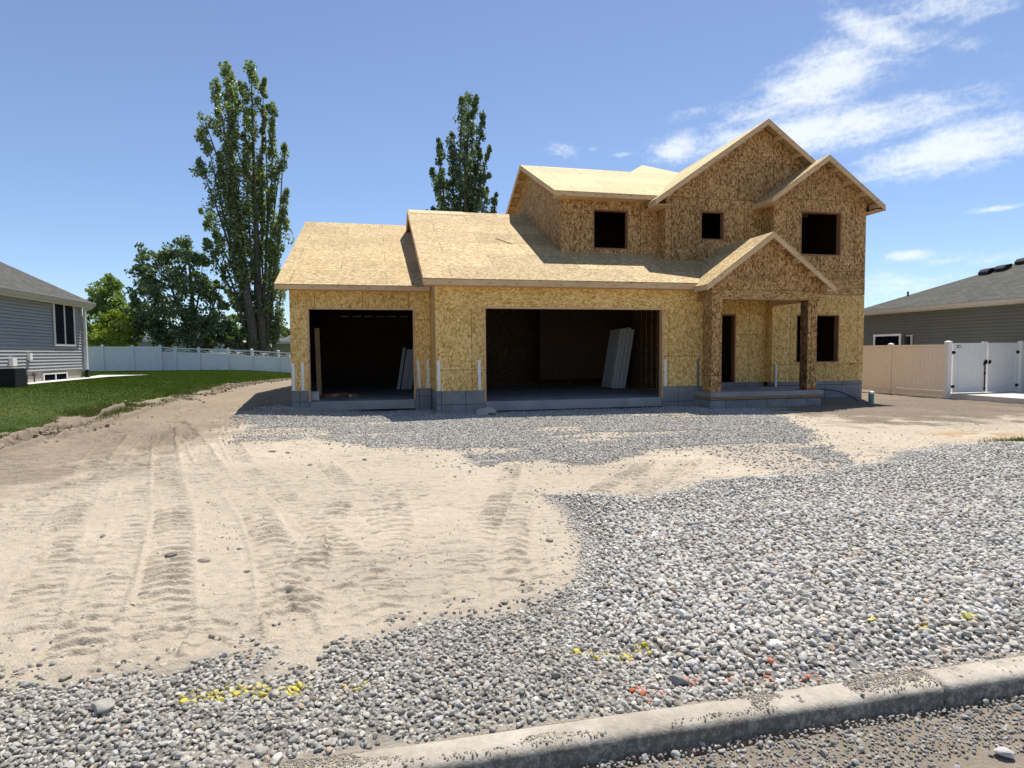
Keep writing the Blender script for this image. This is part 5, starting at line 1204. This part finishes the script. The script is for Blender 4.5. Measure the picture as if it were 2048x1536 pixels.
for k, (lb, pp, lumps, Y) in enumerate((('dark tree far behind the grey house gutter end', (170, 712), [(170, 640, 10), (165, 665, 16), (175, 685, 14)], 75),
                                   ('dark round tree between pale tree and shade tree', (268, 712), [(268, 612, 12), (280, 625, 14), (262, 640, 16), (282, 655, 20), (300, 670, 22)], 68),
                                   ('low dark tree in the gap left of the garage edge', (545, 712), [(540, 672, 9), (553, 668, 7), (566, 662, 8), (576, 664, 9), (560, 680, 12)], 85),
                                   ('bushy green tree at the foot of the poplars', (478, 712), [(470, 640, 14), (480, 660, 18), (465, 670, 14), (545, 665, 12), (495, 680, 20), (520, 690, 22)], 60))):
    lump_tree('distant_tree', lb, 'tree', Y, pp, [([(pp[0], 725), (pp[0], 690), (lumps[0][0], lumps[0][1])], .15, .04)], lumps, 40, .2 if Y > 60 else .15, M['leaf_dark'] if k < 3 else M['leaf_pop'])
# distant belt of trees along the horizon, one mass
bx = rng.uniform(-190, 260, 900); by = rng.uniform(170, 200, 900)
P_ = np.concatenate([clump_pts((x, y, -1 + random.uniform(.5, 3.4) + 1.5 * float(fbm(np.array([x * .05]), np.array([2.]), 7, 3)[0])), random.uniform(1.2, 2.6), 40) for x, y in zip(bx, by)])
tag(leaves('treeline', P_, .55, M['leaf_dark'], None), 'low dark belt of far trees along the horizon', 'treeline', kind='stuff')

# ------------------------------------------------------------------ grass
def blades(name, x, y, z, h, w, m, label, lean=.45, cat='grass'):
    n = len(x); a = rng.uniform(0, 2 * np.pi, n); ld = rng.uniform(0, 2 * np.pi, n); le = rng.uniform(.05, lean, n) * h
    p = np.stack([x, y, z], 1); s = np.stack([np.cos(a), np.sin(a), 0 * a], 1) * (w / 2)[:, None]; t = p + np.stack([np.cos(ld) * le, np.sin(ld) * le, h], 1)
    V = np.stack([p - s, p + s, t], 1).reshape(-1, 3)
    return tag(bulk(name, V, np.arange(n * 3).reshape(-1, 3), None, m, False), label, cat, kind='stuff')
n = 300000
y = 11 + 36 * rng.random(n) ** 1.5; x = np.interp(y, Lp[:, 1], Lp[:, 0]) + .4 - (7 + np.maximum(y - 30, 0) * .9) * rng.random(n) ** 1.2
e_ = np.interp(y, Lp[:, 1], Lp[:, 0]) + .55 * (fbm(y * 1.1, y * 0 + 3, 81, 3) - .5)
k = x < e_ + .02; x, y, e_ = x[k], y[k], e_[k]; k = ~((x < NX + .8) & (y > 18.4) & (y < 27.4)); x, y = x[k], y[k]
z = T(x, y) + .05 + .03 * (fbm(x * .8, y * .8, 85, 3) - .5) + .02 * (fbm(x * 5, y * 5, 86, 2) - .5)
sc_ = .6 + (y - 11) / 16
blades('grass', x, y, z - .01, rng.uniform(.026, .050, len(x)) * np.clip(sc_, .8, 1.3), .012 * sc_, M['grass'], 'mown green grass of the neighbouring lawn', .8)
n = 30000
y = 11.5 + 25 * rng.random(n) ** 1.4; x = np.interp(y, Lp[:, 1], Lp[:, 0]) + rng.normal(.05, .22, n)
k = (fbm(x * 1.5, y * 1.1, 141, 3) > .45); x, y = x[k], y[k]
hh = rng.uniform(.03, .12, len(x)) * (.3 + 1.3 * fbm(x * .9, y * .9, 143, 2))
blades('weeds', x, y, Hbase(x, y) + .01, hh, .008 + .008 * rng.random(len(x)) + (y - 11) * .0005, M['weed'], 'dusty weeds along the ragged edge of the lawn', .9, 'weeds')
n = 1800; x = rng.normal(10.9, .5, n); y = rng.normal(7.95, .09, n)
blades('weeds', x, y, Hbase(x, y) + .0, rng.uniform(.03, .09, n), .012 + 0 * x, M['weed'], 'small patch of dry weeds at the right frame edge beside coarse stones', .9, 'weeds')
